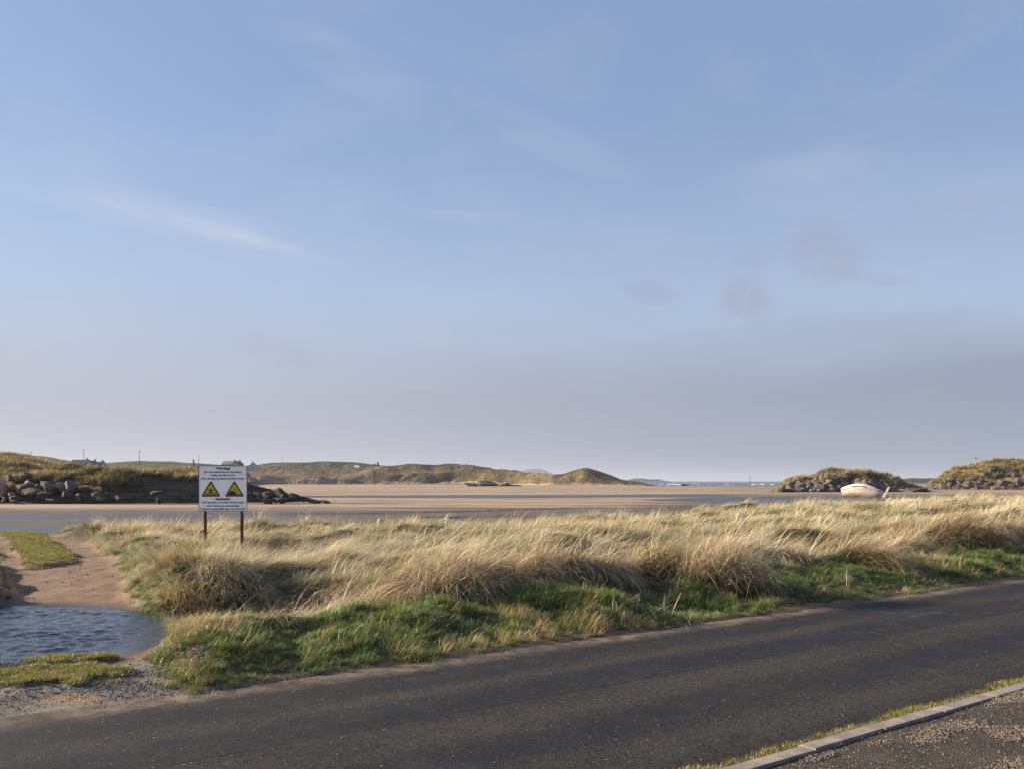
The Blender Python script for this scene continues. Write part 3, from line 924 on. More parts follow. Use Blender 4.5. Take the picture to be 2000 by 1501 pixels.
far_land('far_island', [(990, 940), (1005, 930), (1020, 917), (1033, 914), (1052, 913.6), (1064, 916), (1075, 922), (1090, 928), (1120, 934), (1160, 940)], 6500, 600)
far_land('far_headland', [(1215, 939), (1235, 933), (1255, 932.5), (1270, 935), (1285, 934), (1295, 937), (1310, 939)], 3200, 200)
far_land('far_shore', [(1735, 939), (1755, 934), (1785, 931.5), (1800, 932.5), (1820, 932), (1850, 933), (1900, 936), (1960, 939)], 1150, 120)

# ------------------------------------------------------------------ grass
def blades(n, radius, azim, tilt, length, curl, width, segs, seed, rootfn=None, twist=0.6):
    """ribbon blades; azim/tilt/length/curl/width are (mean, sd) or (lo, hi) samplers -> arrays. Returns verts, faces, uv"""
    g = np.random.default_rng(seed)
    if rootfn is None:
        rr = radius * np.sqrt(g.random(n)); ra = g.random(n) * 2 * np.pi
        root = np.stack([rr * np.cos(ra), rr * np.sin(ra), np.zeros(n)], 1)
    else:
        root = rootfn(g, n)
    az_ = azim(g, n); ti = tilt(g, n); le = length(g, n); cu = curl(g, n); wi = width(g, n)
    t_ = np.linspace(0, 1, segs + 1)
    ang = ti[:, None] + cu[:, None] * t_[None, :] ** 1.3
    ang = np.minimum(ang, 2.7)
    ds = le[:, None] / segs
    am = (ang[:, 1:] + ang[:, :-1]) / 2
    h = np.concatenate([np.zeros((n, 1)), np.cumsum(np.sin(am) * ds, 1)], 1)
    zz = np.concatenate([np.zeros((n, 1)), np.cumsum(np.cos(am) * ds, 1)], 1)
    sway = (g.normal(0, 0.10, n) * le)[:, None] * t_[None, :] ** 2
    ca, sa = np.cos(az_)[:, None], np.sin(az_)[:, None]
    px = root[:, 0:1] + h * ca - sway * sa
    py = root[:, 1:2] + h * sa + sway * ca
    pz = root[:, 2:3] + zz
    wt = wi[:, None] * np.clip(1.15 - t_[None, :] ** 1.6, 0.08, 1) * 0.5
    tw = az_ + np.pi / 2 + g.normal(0, twist, n)
    wx, wy = np.cos(tw)[:, None] * wt, np.sin(tw)[:, None] * wt
    a = np.stack([px - wx, py - wy, pz], -1); b = np.stack([px + wx, py + wy, pz], -1)
    vv = np.stack([a, b], 2).reshape(-1, 3)
    S1 = segs + 1
    base = (np.arange(n) * S1 * 2)[:, None] + (np.arange(segs) * 2)[None, :]
    base = base.reshape(-1)
    ff = np.stack([base, base + 1, base + 3, base + 2], 1)
    r_ = np.repeat(g.random(n), S1 * 2)
    tt = np.tile(np.repeat(t_, 2), n)
    return vv, ff, np.stack([r_, tt], 1)


def src(name, data, mat, coll):
    vv, ff, uvs = data
    o = obj_from(name, vv, ff, mat, uv=uvs, smooth_=True)
    COL.objects.unlink(o)
    coll.objects.link(o)
    return o


NRM = lambda m_, s_: (lambda g, n: g.normal(m_, s_, n))
UNI = lambda a_, b_: (lambda g, n: g.uniform(a_, b_, n))


def scatter(name, coll, pts, rots, scl, idx, label, cat):
    n = len(pts)
    me = bpy.data.meshes.new(name)
    me.vertices.add(n); me.vertices.foreach_set('co', np.asarray(pts, np.float32).ravel())
    a = me.attributes.new('rot', 'FLOAT_VECTOR', 'POINT'); a.data.foreach_set('vector', np.asarray(rots, np.float32).ravel())
    a = me.attributes.new('scl', 'FLOAT_VECTOR', 'POINT')
    s = np.asarray(scl, np.float32); s = np.repeat(s[:, None], 3, 1) if s.ndim == 1 else s
    a.data.foreach_set('vector', s.ravel())
    a = me.attributes.new('idx', 'INT', 'POINT'); a.data.foreach_set('value', np.asarray(idx, np.int32))
    me.update()
    o = bpy.data.objects.new(name, me); COL.objects.link(o)
    ng = bpy.data.node_groups.new(name + '_scatter', 'GeometryNodeTree')
    ng.interface.new_socket('Geometry', in_out='INPUT', socket_type='NodeSocketGeometry')
    ng.interface.new_socket('Geometry', in_out='OUTPUT', socket_type='NodeSocketGeometry')
    N = ng.nodes
    gi = N.new('NodeGroupInput'); go = N.new('NodeGroupOutput')
    ci = N.new('GeometryNodeCollectionInfo'); ci.inputs[0].default_value = coll
    ci.inputs['Separate Children'].default_value = True; ci.inputs['Reset Children'].default_value = True
    ip = N.new('GeometryNodeInstanceOnPoints'); ip.inputs['Pick Instance'].default_value = True

    def na(nm, ty):
        q = N.new('GeometryNodeInputNamedAttribute'); q.data_type = ty; q.inputs[0].default_value = nm
        return q.outputs[0]
    lk = ng.links.new
    mp = N.new('GeometryNodeMeshToPoints')
    lk(gi.outputs[0], mp.inputs['Mesh']); lk(mp.outputs[0], ip.inputs['Points'])
    lk(ci.outputs[0], ip.inputs['Instance'])
    lk(na('idx', 'INT'), ip.inputs['Instance Index'])
    lk(na('rot', 'FLOAT_VECTOR'), ip.inputs['Rotation'])
    lk(na('scl', 'FLOAT_VECTOR'), ip.inputs['Scale'])
    lk(ip.outputs[0], go.inputs[0])
    md_ = o.modifiers.new('scatter', 'NODES'); md_.node_group = ng
    tag(o, label, cat, kind='stuff')
    return o


WIND = R(-16)
c_mar = bpy.data.collections.new('marram_sources')
for i in range(4):       # near tufts, laid over by the wind like thatch
    src('marram_tuft', blades(78, 0.20, NRM(0, 0.55), NRM(1.22, 0.22), UNI(0.40, 0.95), UNI(0.1, 0.8), UNI(0.006, 0.0115), 6, 100 + i), M['marram'], c_mar)
for i in range(2):       # a few that still stand
    src('marram_tuft', blades(70, 0.15, NRM(0, 0.8), NRM(0.62, 0.34), UNI(0.35, 0.85), UNI(0.6, 1.7), UNI(0.005, 0.009), 6, 110 + i), M['marram'], c_mar)
for i in range(3):       # far tufts: fewer, broader blades
    src('marram_tuft', blades(44, 0.28, NRM(0, 0.6), NRM(1.22, 0.22), UNI(0.40, 0.90), UNI(0.1, 0.8), UNI(0.012, 0.020), 4, 130 + i), M['marram'], c_mar)
src('marram_tuft', blades(40, 0.22, NRM(0, 0.8), NRM(0.65, 0.35), UNI(0.35, 0.8), UNI(0.6, 1.6), UNI(0.009, 0.016), 4, 139), M['marram'], c_mar)
for i in range(3):       # rusty tufts
    src('marram_tuft', blades(75, 0.15, NRM(0, 0.8), NRM(0.5, 0.3), UNI(0.35, 0.75), UNI(0.6, 1.6), UNI(0.0045, 0.008), 5, 150 + i), M['marram_orange'], c_mar)
for i in range(3):       # thick dead straw
    src('marram_tuft', blades(50, 0.18, NRM(0, 0.6), NRM(0.95, 0.3), UNI(0.55, 1.1), UNI(0.6, 1.5), UNI(0.008, 0.014), 6, 170 + i), M['dead_straw'], c_mar)


for i in range(3):       # long drooping fringe over the front bank
    src('marram_tuft', blades(58, 0.16, NRM(0, 0.7), NRM(0.95, 0.3), UNI(0.45, 1.0), UNI(0.9, 1.7), UNI(0.007, 0.0125), 8, 180 + i), M['dead_straw'], c_mar)


def candidates(x0, x1, y0, y1, dens):
    n = int((x1 - x0) * (y1 - y0) * dens)
    return rng.uniform(x0, x1, n), rng.uniform(y0, y1, n)


pts, rots, scl, idx = [], [], [], []
for (x0, x1, y0, y1, dens, far) in ((-9, 16, 9.0, 17, 44, 0), (-14, 24, 17, 24, 28, 0), (-22, 30, 24, 34, 18, 1), (-24, 40, 34, 62, 11, 1)):
    x, y = candidates(x0, x1, y0, y1, dens)
    keep = (np.abs(x) < y * 0.66 + 1.5)
    x, y = x[keep], y[keep]
    z, Lx, Sx = ground_z(x, y)
    p = Lx['gmar'].copy()
    # thin spots and green hollows
    p *= 1 - 0.9 * smooth(0.22, 0.55, fbm(x * 0.6, y * 0.6, 3, 51))
    p *= 1 - 0.7 * smooth(0.3, 0.6, fbm(x * 1.4, y * 1.4, 2, 59))
    p *= 1 - 0.8 * np.exp(-(((x + 4.0) / 2.0) ** 2 + ((y - 13.8) / 1.2) ** 2) ** 1.5)
    p = np.maximum(p, np.exp(-((x + 6.55) / 1.0) ** 2 - ((y - 20.1) / 0.7) ** 2))
    p = np.maximum(p, 0.7 * Lx['left'] * Lx['far'])
    keep = rng.random(len(x)) < p
    x, y, z = x[keep], y[keep], z[keep]; Lk = {k: v_[keep] for k, v_ in Lx.items()}
    n = len(x)
    yaw = WIND + 0.75 * fbm(x * 0.45, y * 0.45, 3, 52) + rng.normal(0, 0.4, n)
    edge_ = smooth(1.1, 0.1, x - Lk['xr'])
    yaw = yaw + edge_ * rng.normal(-1.2, 0.9, n)
    hollow = np.exp(-(((x + 3.75) / 2.2) ** 2 + ((y - 13.6) / 1.5) ** 2))
    s = rng.uniform(0.55, 1.12, n) * (1 - 0.6 * hollow) * (1 - 0.4 * smooth(-0.1, 0.7, fbm(x * 0.9, y * 0.9, 3, 55))) * (1 + 0.12 * fbm(x * 0.4, y * 0.4, 3, 53))
    s = s * np.where(y > 24, 0.95, 1.0) * (1 - 0.5 * smooth(1.0, 0.1, x - Lk['xr']))
    s = s * (1 - 0.45 * smooth(0.9, 0.1, Lk['v'] - Lk['lip']))
    k = rng.random(n)
    rust = smooth(0.15, 0.6, fbm(x * 0.3, y * 0.3, 3, 54)) * 0.22 + 0.3 * smooth(1.6, 0.3, x - Lk['xr']) * (y < 17)
    lipn = smooth(1.1, 0.2, np.abs(Lk['v'] - Lk['lip'] - 0.35)) * 0.55
    up = rng.random(n) < 0.10 + 0.25 * smooth(0.2, 0.6, fbm(x * 0.7, y * 0.7, 2, 56))
    i0 = np.where(far, np.where(up, 9, rng.integers(6, 9, n)), np.where(up, rng.integers(4, 6, n), rng.integers(0, 4, n)))
    i0 = np.where(k < rust, rng.integers(10, 13, n), i0)
    i0 = np.where((rng.random(n) < lipn) & (y < 26), rng.integers(13, 16, n), i0)
    tiltx = rng.normal(0, 0.10, n); tilty = rng.normal(0.05, 0.10, n)
    pts.append(np.stack([x, y, z - 0.02], 1)); rots.append(np.stack([tiltx, tilty, yaw], 1)); scl.append(s); idx.append(i0)
nl = 620
u = rng.uniform(-1.0, 30, nl); u = u[rng.random(nl) < np.interp(u, [0, 14, 30], [1.0, 0.8, 0.4])]
Lq = layout(*xy_of(u, np.full_like(u, 10.8)))
v = Lq['lip'] + 0.12 + np.abs(rng.normal(0, 0.28, len(u)))
x, y = xy_of(u, v)
z, Lx, Sx = ground_z(x, y)
keep = rng.random(len(x)) < Lx['grow'] * (0.1 + 0.9 * smooth(-0.2, 0.3, fbm(u * 0.8, 0 * u, 3, 57)))
x, y, z = x[keep], y[keep], z[keep]; n = len(x)
pts.append(np.stack([x, y, z - 0.02], 1)); scl.append(rng.uniform(0.6, 1.1, n)); idx.append(rng.integers(16, 19, n))
rots.append(np.stack([rng.normal(0, .1, n), rng.normal(0, .1, n), R(-36) + rng.normal(0, 0.35, n) + 0.4 * fbm(x * 0.5, y * 0.5, 2, 58)], 1))
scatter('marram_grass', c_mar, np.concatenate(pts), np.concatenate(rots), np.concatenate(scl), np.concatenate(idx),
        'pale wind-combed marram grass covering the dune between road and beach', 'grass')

# short green verge
c_ver = bpy.data.collections.new('verge_sources')
for i in range(5):
    src('verge_tuft', blades(60, 0.10, NRM(0, 1.3), NRM(0.45, 0.3), UNI(0.07, 0.19), UNI(0.5, 1.6), UNI(0.0035, 0.006), 4, 200 + i), M['verge'], c_ver)
for i in range(2):
    src('verge_tuft', blades(50, 0.10, NRM(0, 1.6), NRM(0.35, 0.3), UNI(0.03, 0.085), UNI(0.2, 1.0), UNI(0.0035, 0.006), 3, 210 + i), M['verge'], c_ver)
for i in range(2):
    src('verge_tuft', blades(40, 0.10, NRM(0, 1.0), NRM(0.6, 0.3), UNI(0.10, 0.28), UNI(0.5, 1.6), UNI(0.0035, 0.006), 4, 220 + i), M['marram_orange'], c_ver)
pts, rots, scl, idx = [], [], [], []
for (x0, x1, y0, y1, dens) in ((-6.5, 6, 7.5, 14, 150), (-8, -2, 14, 17, 80), (-13, -6.5, 12, 24, 70), (-2, 14, 14, 22, 75), (6, 30, 22, 36, 30), (14, 30, 14, 22, 40), (6, 14, 12, 14, 110)):
    x, y = candidates(x0, x1, y0, y1, dens)
    z, Lx, Sx = ground_z(x, y)
    s_ = Lx['s'] + 0.10 + 0.30 * fbm(x * 1.7, y * 1.7, 3, 66)
    p = Lx['grow'] * smooth(0.0, 0.22, s_) * smooth(1.0, 0.3, Lx['v'] - Lx['lip'])
    p = np.maximum(p, 0.9 * Lx['grow'] * smooth(1.5, 0.7, x - Lx['xr']) * smooth(0.2, 0.6, Lx['s']))
    p = np.maximum(p, (0.35 + 0.65 * np.exp(-(((x + 3.9) / 2.3) ** 2 + ((y - 13.8) / 1.5) ** 2) ** 1.5)) * Lx['mar'])
    keep = rng.random(len(x)) < p * np.where((Lx['v'] - Lx['lip'] > 1.0) & (x - Lx['xr'] > 1.5), 0.4, 1)
    x, y, z = x[keep], y[keep], z[keep]; s_ = s_[keep]
    n = len(x)
    s = rng.uniform(0.6, 1.15, n) * (0.5 + 0.5 * smooth(0, 0.8, s_)) * np.where(x < -1.8, 0.8, 1.0) * (1 + 0.28 * fbm(x * 1.3, y * 1.3, 3, 61))
    yaw = WIND + 0.8 * fbm(x * 0.9, y * 0.9, 3, 62) + rng.normal(0, 0.7, n)
    i0 = np.where(rng.random(n) < smooth(0.6, 0.1, s_) * 0.8, rng.integers(5, 7, n), rng.integers(0, 5, n))
    i0 = np.where(rng.random(n) < 0.05 + 0.5 * smooth(0.2, 0.7, fbm(x * 0.8, y * 0.8, 3, 63)) + 0.22 * smooth(-2.6, -3.6, x) * (y < 13), rng.integers(7, 9, n), i0)
    pts.append(np.stack([x, y, z - 0.008], 1)); rots.append(np.stack([rng.normal(0, .12, n), rng.normal(0, .12, n), yaw], 1)); scl.append(s); idx.append(i0)
scatter('verge_grass', c_ver, np.concatenate(pts), np.concatenate(rots), np.concatenate(scl), np.concatenate(idx),
        'lumpy green verge grass along the far edge of the road', 'grass')

# mossy turf: middle of the track, islands on the gravel, foot of the kerb
c_turf = bpy.data.collections.new('turf_sources')
for i in range(4):
    src('turf_tuft', blades(55, 0.07, NRM(0, 1.8), NRM(0.5, 0.35), UNI(0.018, 0.05), UNI(0.2, 1.2), UNI(0.003, 0.005), 3, 240 + i), M['turf'], c_turf)
x, y = candidates(-20, -9, 19, 34, 120)
z, Lx, Sx = ground_z(x, y)
keep = rng.random(len(x)) < np.clip(Sx['strip'] * (1.0 + 0.9 * fbm(x * 1.4, y * 1.4, 3, 73)) - 0.1, 0, 0.85)
P1 = np.stack([x, y, z - 0.004], 1)[keep]
s1 = rng.uniform(0.9, 1.8, len(P1))
x, y = candidates(-6, -3.8, 8.3, 10.3, 900)
z, Lx, Sx = ground_z(x, y)
keep = rng.random(len(x)) < np.clip(np.maximum(Sx['p1'], Sx['p2']) * (0.75 + 0.9 * fbm(x * 3.2, y * 4.5, 3, 71)), 0, 0.9)
P2 = np.stack([x, y, z - 0.004], 1)[keep]
s2 = rng.uniform(0.6, 1.2, len(P2))
u = rng.uniform(3.5, 16, 5200); v = ROAD_V0 + 0.01 + np.abs(rng.normal(0, 0.045, 5200))
dn = (0.12 + 0.88 * smooth(-0.35, 0.25, fbm(u * 1.1, 0 * u, 3, 72))) * smooth(4.7, 5.4, u) + 0.6 * smooth(0.25, 0.05, np.abs(u - 4.5))
keep = rng.random(len(u)) < dn
x, y = xy_of(u[keep], v[keep])
P3 = np.stack([x, y, np.full_like(x, 0.002)], 1)
s3 = rng.uniform(0.5, 1.35, len(P3)) * (0.7 + 0.5 * vnoise(u[keep] * 2.5, 0 * x))
pt = np.concatenate([P1, P2]); sc_ = np.concatenate([s1, s2]); n = len(pt)
scatter('short_turf', c_turf, pt, np.stack([np.zeros(n), np.zeros(n), rng.uniform(0, 6.28, n)], 1), sc_, rng.integers(0, 4, n),
        'short mossy turf on the sandy track and the gravel patch', 'turf')
n = len(P3)
scatter('kerb_grass', c_turf, P3, np.stack([np.zeros(n), np.zeros(n), rng.uniform(0, 6.28, n)], 1), s3, rng.integers(0, 4, n),
        'yellow-green grass growing along the foot of the kerb', 'grass')

# ------------------------------------------------------------------ single tussocks and dead stalks
def at_ground(px, py, dz=0.0):
    """where the sight line to that photo point meets the near ground"""
    d = 7.0
    while d < 70:
        x = (px - 1000) / F * d
        z = CAMH - (py - 938) / F * d
        g = float(ground_z(np.array([x]), np.array([d]))[0][0])
        if z <= g + dz: return Vector((x, d, g))
        d += 0.04
    return Vector((x, d, g))


def tussock(px, py, rad, n, length, mat, label, az0=WIND, azs=1.0, wid=(0.006, 0.011), tilt=(0.55, 0.3), curl=(1.0, 2.1), seed=0, lift=0.0, name='marram_tussock', cat='tussock'):
    b = at_ground(px, py)

    def root(g, n_):
        rr = rad * np.sqrt(g.random(n_)); ra = g.random(n_) * 6.283
        xx, yy = rr * np.cos(ra) * 1.3, rr * np.sin(ra) * 0.8
        zz = ground_z(b.x + xx, b.y + yy)[0] - b.z
        return np.stack([xx, yy, zz - 0.03 + lift * (1 - (rr / rad) ** 2)], 1)
    vv, ff, uvs = blades(n, rad, NRM(az0, azs), NRM(*tilt), UNI(*length), UNI(*curl), UNI(*wid), 7, 300 + seed, root)
    o = obj_from(name, vv, ff, mat, uv=uvs, smooth_=True)
    o.location = b
    tag(o, label, cat, 'tussocks on the front of the dune')
    return o


tussock(1400, 1138, 0.55, 1100, (0.7, 1.25), M['dead_straw'], 'tall arching straw-brown tussock standing above the verge right of centre', seed=1, lift=0.25)
tussock(1285, 1120, 0.40, 620, (0.5, 0.95), M['marram_orange'], 'brown tussock just left of the tall arching tussock', seed=2, lift=0.18)
tussock(880, 1165, 0.48, 800, (0.5, 1.0), M['dead_straw'], 'drooping tan tussock spilling onto the green verge at the centre', seed=3, az0=R(-40), lift=0.22)
tussock(960, 1160, 0.36, 520, (0.5, 0.85), M['marram_orange'], 'rusty brown tussock right beside the drooping tan one', seed=4, az0=R(-50), lift=0.15)
tussock(1060, 1125, 0.42, 560, (0.45, 0.85), M['dead_straw'], 'grey-brown ragged tussock above the shaded bank behind the verge', seed=5, az0=R(-35), lift=0.15)
tussock(760, 1160, 0.50, 620, (0.7, 1.15), M['dead_straw'], 'pale tussock with long blades bent flat to the right, left of the tan tussock', seed=6, az0=R(-22), azs=0.45, tilt=(0.9, 0.25), lift=0.15)
tussock(640, 1190, 0.42, 460, (0.6, 1.0), M['dead_straw'], 'bleached bent tussock at the left end of the pale ridge', seed=7, az0=R(-28), azs=0.5, tilt=(0.9, 0.25), lift=0.12)
tussock(1690, 1105, 0.5, 620, (0.6, 1.05), M['marram_orange'], 'golden-brown tussock combed to the right near the middle right verge', seed=8, az0=R(-30), azs=0.5, tilt=(0.9, 0.25), lift=0.2)
tussock(1870, 1058, 0.75, 900, (0.7, 1.2), M['marram_orange'], 'orange humped tussock near the right edge of the dune', seed=9, az0=R(-25), azs=0.6, lift=0.3)
tussock(372, 1190, 0.32, 420, (0.4, 0.7), M['marram_orange'], 'rust-coloured tussock leaning over the right bank of the puddle', seed=10, az0=R(-100), azs=0.8, lift=0.1)
tussock(440, 1150, 0.40, 380, (0.4, 0.8), M['marram'], 'pale tussock behind the rust-coloured one by the puddle', seed=11, az0=R(-40), azs=0.7, lift=0.12)
# dead flower stalks on the verge
for k, (px, py, lab) in enumerate(((1270, 1205, 'thin dead flower stalks standing on the green verge below the brown tussock'),
                                   (1320, 1222, 'broken pale dead stalks lying crossed on the verge'),
                                   (1655, 1150, 'single bare upright dead stalk near the verge edge at right'))):
    tussock(px, py, 0.22 if k < 2 else 0.05, 16 if k < 2 else 5, (0.25, 0.5), M['dead_straw'], lab, azs=2.5, wid=(0.008, 0.013), tilt=(0.3 if k != 1 else 0.9, 0.35),
            curl=(0.0, 0.5), seed=40 + k, name='dead_stalks', cat='dead plant')['group'] = 'dead stalks on the verge'

# ------------------------------------------------------------------ stones
def rock_data(seed, sub=2, sq=(1, 1, 1), cuts=9, rough=0.08, hr=(0.55, 0.88)):
    g = random.Random(seed)
    bm = bmesh.new()
    bmesh.ops.create_icosphere(bm, subdivisions=sub, radius=1.0)
    planes = []
    for _ in range(cuts):
        n_ = Vector((g.gauss(0, 1), g.gauss(0, 1), g.gauss(0, 1))).normalized()
        planes.append((n_, g.uniform(*hr)))
    for v_ in bm.verts:
        for n_, h_ in planes:
            dd = v_.co.dot(n_) - h_
            if dd > 0: v_.co -= n_ * dd
        v_.co *= 1 + rough * (float(vnoise(v_.co.x * 3 + seed, v_.co.y * 3 + v_.co.z * 2.3)) - 0.5)
        v_.co = Vector((v_.co.x * sq[0], v_.co.y * sq[1], v_.co.z * sq[2]))
    vs = [v_.co[:] for v_ in bm.verts]; fs = [tuple(x_.index for x_ in f.verts) for f in bm.faces]
    bm.free()
    return vs, fs


def peb_coll(name, mat, n=5):
    c_ = bpy.data.collections.new(name)
    for i in range(n):
        vs, fs = rock_data(500 + i, 1, (1, 0.8, 0.55), 6)
        o = obj_from('pebble', vs, fs, mat)
        COL.objects.unlink(o); c_.objects.link(o)
    return c_


c_peb = peb_coll('pebble_sources', M['pebble'])
c_pale = peb_coll('pale_pebble_sources', M['pebble_pale'])


def rrot(n): return rng.uniform(0, 6.28, (n, 3)) * np.array([0.15, 0.15, 1])


x, y = candidates(-7.5, -1.6, 7.2, 10.4, 3200)
z, Lx, Sx = ground_z(x, y)
p = smooth(10.35, 9.6, y + 0.35 * fbm(x, y, 3, 21)) * (1 - Sx['p1']) * (1 - 0.9 * Sx['p2']) * smooth(0.25, -0.15, x - Lx['xr'] - 2.2 * smooth(9.6, 8.6, y))
p *= 1 - 0.95 * np.exp(-((x + 4.1) / 0.75) ** 2 - ((y - 8.2) / 0.25) ** 2)
p *= smooth(-0.35, 0.45, Lx['s'] - 0.5 * smooth(-3.2, -4.6, x)) * (0.35 + 0.65 * smooth(-0.3, 0.3, fbm(x * 1.5, y * 1.5, 3, 81)))
p *= smooth(0.92, 1.03, Sx['pr'])
keep = rng.random(len(x)) < p
x, y, z = x[keep], y[keep], np.maximum(z[keep], 0.004)
n = len(x)
scatter('gravel', c_peb, np.stack([x, y, z + 0.002], 1), rrot(n), rng.uniform(0.004, 0.013, n), rng.integers(0, 5, n),
        'grey gravel between the puddle and the road', 'gravel')
# dry weed and pebbles lying on the sandy track
x, y = candidates(-14, -5.5, 14.4, 27, 6)
z, Lx, Sx = ground_z(x, y)
keep = (x > Lx['xl'] + 0.2) & (x < Lx['xr'] - 0.1) & (Sx['strip'] < 0.2)
x, y, z = x[keep], y[keep], z[keep]; n = len(x)
scatter('track_debris', c_peb, np.stack([x, y, z + 0.004], 1), rrot(n), (0.005 + 0.03 * rng.random(n) ** 3)[:, None] * np.array([[1.6, 1.0, 0.5]]), rng.integers(0, 5, n),
        'scraps of dark dry weed and pebbles on the sandy track', 'debris')
# pale gravel drifts on the car park
u = rng.uniform(4.0, 10.5, 62000); v = rng.uniform(2.4, 3.93, 62000)
den = np.zeros_like(u)
for (pu, pv, ru, rv, am) in ((6.85, 3.66, 0.52, 0.19, 1.0), (8.45, 3.80, 0.60, 0.13, 0.9), (5.55, 3.82, 0.34, 0.055, .8), (7.25, 3.27, 0.34, 0.17, 0.85), (6.4, 2.9, 0.36, 0.12, 0.9), (6.15, 3.75, 0.16, 0.06, .6), (9.4, 3.4, 0.6, 0.2, .7)):
    den = np.maximum(den, am * smooth(1.3, 0.55, np.hypot((u - pu) / ru, (v - pv) / rv) + 0.45 * fbm(u * 2.4, v * 4, 3, 82)))
den = np.maximum(den, 0.02)
keep = rng.random(len(u)) < den
x, y = xy_of(u[keep], v[keep]); n = len(x)
scatter('pale_gravel', c_pale, np.stack([x, y, np.full(n, 0.040)], 1), rrot(n), rng.uniform(0.003, 0.0095, n), rng.integers(0, 5, n),
        'pale pink gravel drifts on the car park by the kerb', 'gravel')
# stray chips on the road
u = rng.uniform(-3, 16, 150); v = rng.uniform(4.1, 8.4, 150)
x, y = xy_of(u, v)
scatter('road_chips', c_pale, np.stack([x, y, np.full(150, 0.016)], 1), rrot(150), rng.uniform(0.004, 0.011, 150), rng.integers(0, 5, 150),
        'scattered loose pale stone chips lying on the asphalt', 'stones')

# boulders at the foot of the near dune
rock_me = {}


def boulder(name, mat, px, py, wpx, hpx, d, seed, label, group, sink=0.15, cat='boulder', depth=1.0):
    key = (seed % 7, mat.name)
    if key not in rock_me:
        vs, fs = rock_data(700 + seed % 7, 3, (1.35, 1.35, 1.35), 13, 0.12, (0.48, 0.76))
        o = obj_from(name, vs, fs, mat); rock_me[key] = o.data
    else:
        o = bpy.data.objects.new(name, rock_me[key]); COL.objects.link(o)
    o.location = P(px, py, d)
    sx_ = wpx / F * d * 0.56; sz_ = hpx / F * d * 0.58
    o.scale = (sx_, (sx_ + sz_) * 0.5 * depth, sz_)
    o.rotation_euler = (0, 0.2 * math.sin(seed * 2.1), 0.5 * math.sin(seed * 1.7))
    tag(o, label, cat, group)
    return o


GB = 'boulders along the foot of the near dune'
for k, (px, py, wp, hp, m_, lab) in enumerate((
        (0, 948, 32, 28, 'boulder_pink', 'large pink boulder cut by the left edge of the picture'),
        (48, 929, 22, 16, 'boulder', 'topmost pale boulder under the grassy dune crest at far left'),
        (56, 943, 21, 13, 'boulder', 'pale boulder just below the topmost one'),
        (42, 953, 21, 18, 'rock_mid', 'dull grey boulder between the pink one and the wide pale one'),
        (65, 960, 33, 17, 'boulder', 'wide pale boulder lying low in the boulder bank'),
        (87, 943, 18, 12, 'boulder', 'small pale boulder at the top middle of the boulder bank'),
        (96, 954, 19, 23, 'boulder', 'upright pale boulder in the middle of the boulder bank'),
        (119, 949, 21, 21, 'boulder', 'big squarish pale boulder on the right of the boulder bank'),
        (138, 951, 22, 24, 'rock_mid', 'big grey boulder right beside the squarish pale one'),
        (155, 969, 18, 12, 'boulder', 'small pinkish boulder low on the sand edge right of the bank'),
        (186, 966, 16, 12, 'boulder', 'rightmost pale boulder lit on its top'),
        (196, 974, 13, 10, 'boulder', 'little boulder at the foot of the rightmost pale one'),
        (24, 963, 16, 9, 'boulder', 'small flat pale boulder below the pink one'),
        (165, 953, 27, 13, 'rock_mid', 'long grey slab in shade right of the boulder bank'),
        (36, 931, 12, 10, 'boulder', 'little pale boulder left of the topmost boulder'),
        (20, 934, 16, 13, 'rock_mid', 'grey boulder above the pink one at the left edge'),
        (72, 948, 14, 10, 'rock_mid', 'small grey boulder behind the upright pale one'))):
    y_ = (980 - py) / 40.0
    boulder('boulder', M[m_], px, py, wp * 0.9, hp * 0.85, 103.0 + 3.0 * y_, k + 1, lab, GB)
for k in range(34):     # dark weedy stones at the tide line
    px = rng.uniform(-40, 480) if k < 15 else rng.uniform(470, 600)
    top = np.interp(px, [-40, 470, 520, 560, 600], [962, 960, 962, 968, 973])
    py = rng.uniform(top, 978)
    wp = rng.uniform(9, 26); hp = rng.uniform(6, 12)
    boulder('shore_rock', M['rock_dark'], px, py, wp, hp, 102.5 + 3.0 * (980 - py) / 40, k + 30,
            'one of many dark weedy rocks in the tide-line strip below the near dune' if px < 470 else 'one of the many black rocks on the low point right of the sign',
            'dark rocks below the near dune' if px < 470 else 'black rocks on the low point', cat='rock')
for k, (px, py, wp, hp, lab) in enumerate(((612, 977, 36, 6, 'low flat black rock near the tip of the rocky point'), (636, 978.5, 20, 4.5, 'outermost black rock at the tip of the rocky point'),
                                           (590, 973, 18, 9, 'rounded black rock just inside the tip of the rocky point'), (548, 962, 22, 14, 'humped black rock halfway along the rocky point'),
                                           (60, 982.5, 34, 3.5, 'thin flat dark rock lying on the sand below the boulders'))):
    boulder('shore_rock', M['rock_dark'], px, py, wp, hp, 104 if px > 100 else 101, k + 90, lab, 'single low rocks on the sand', cat='rock')
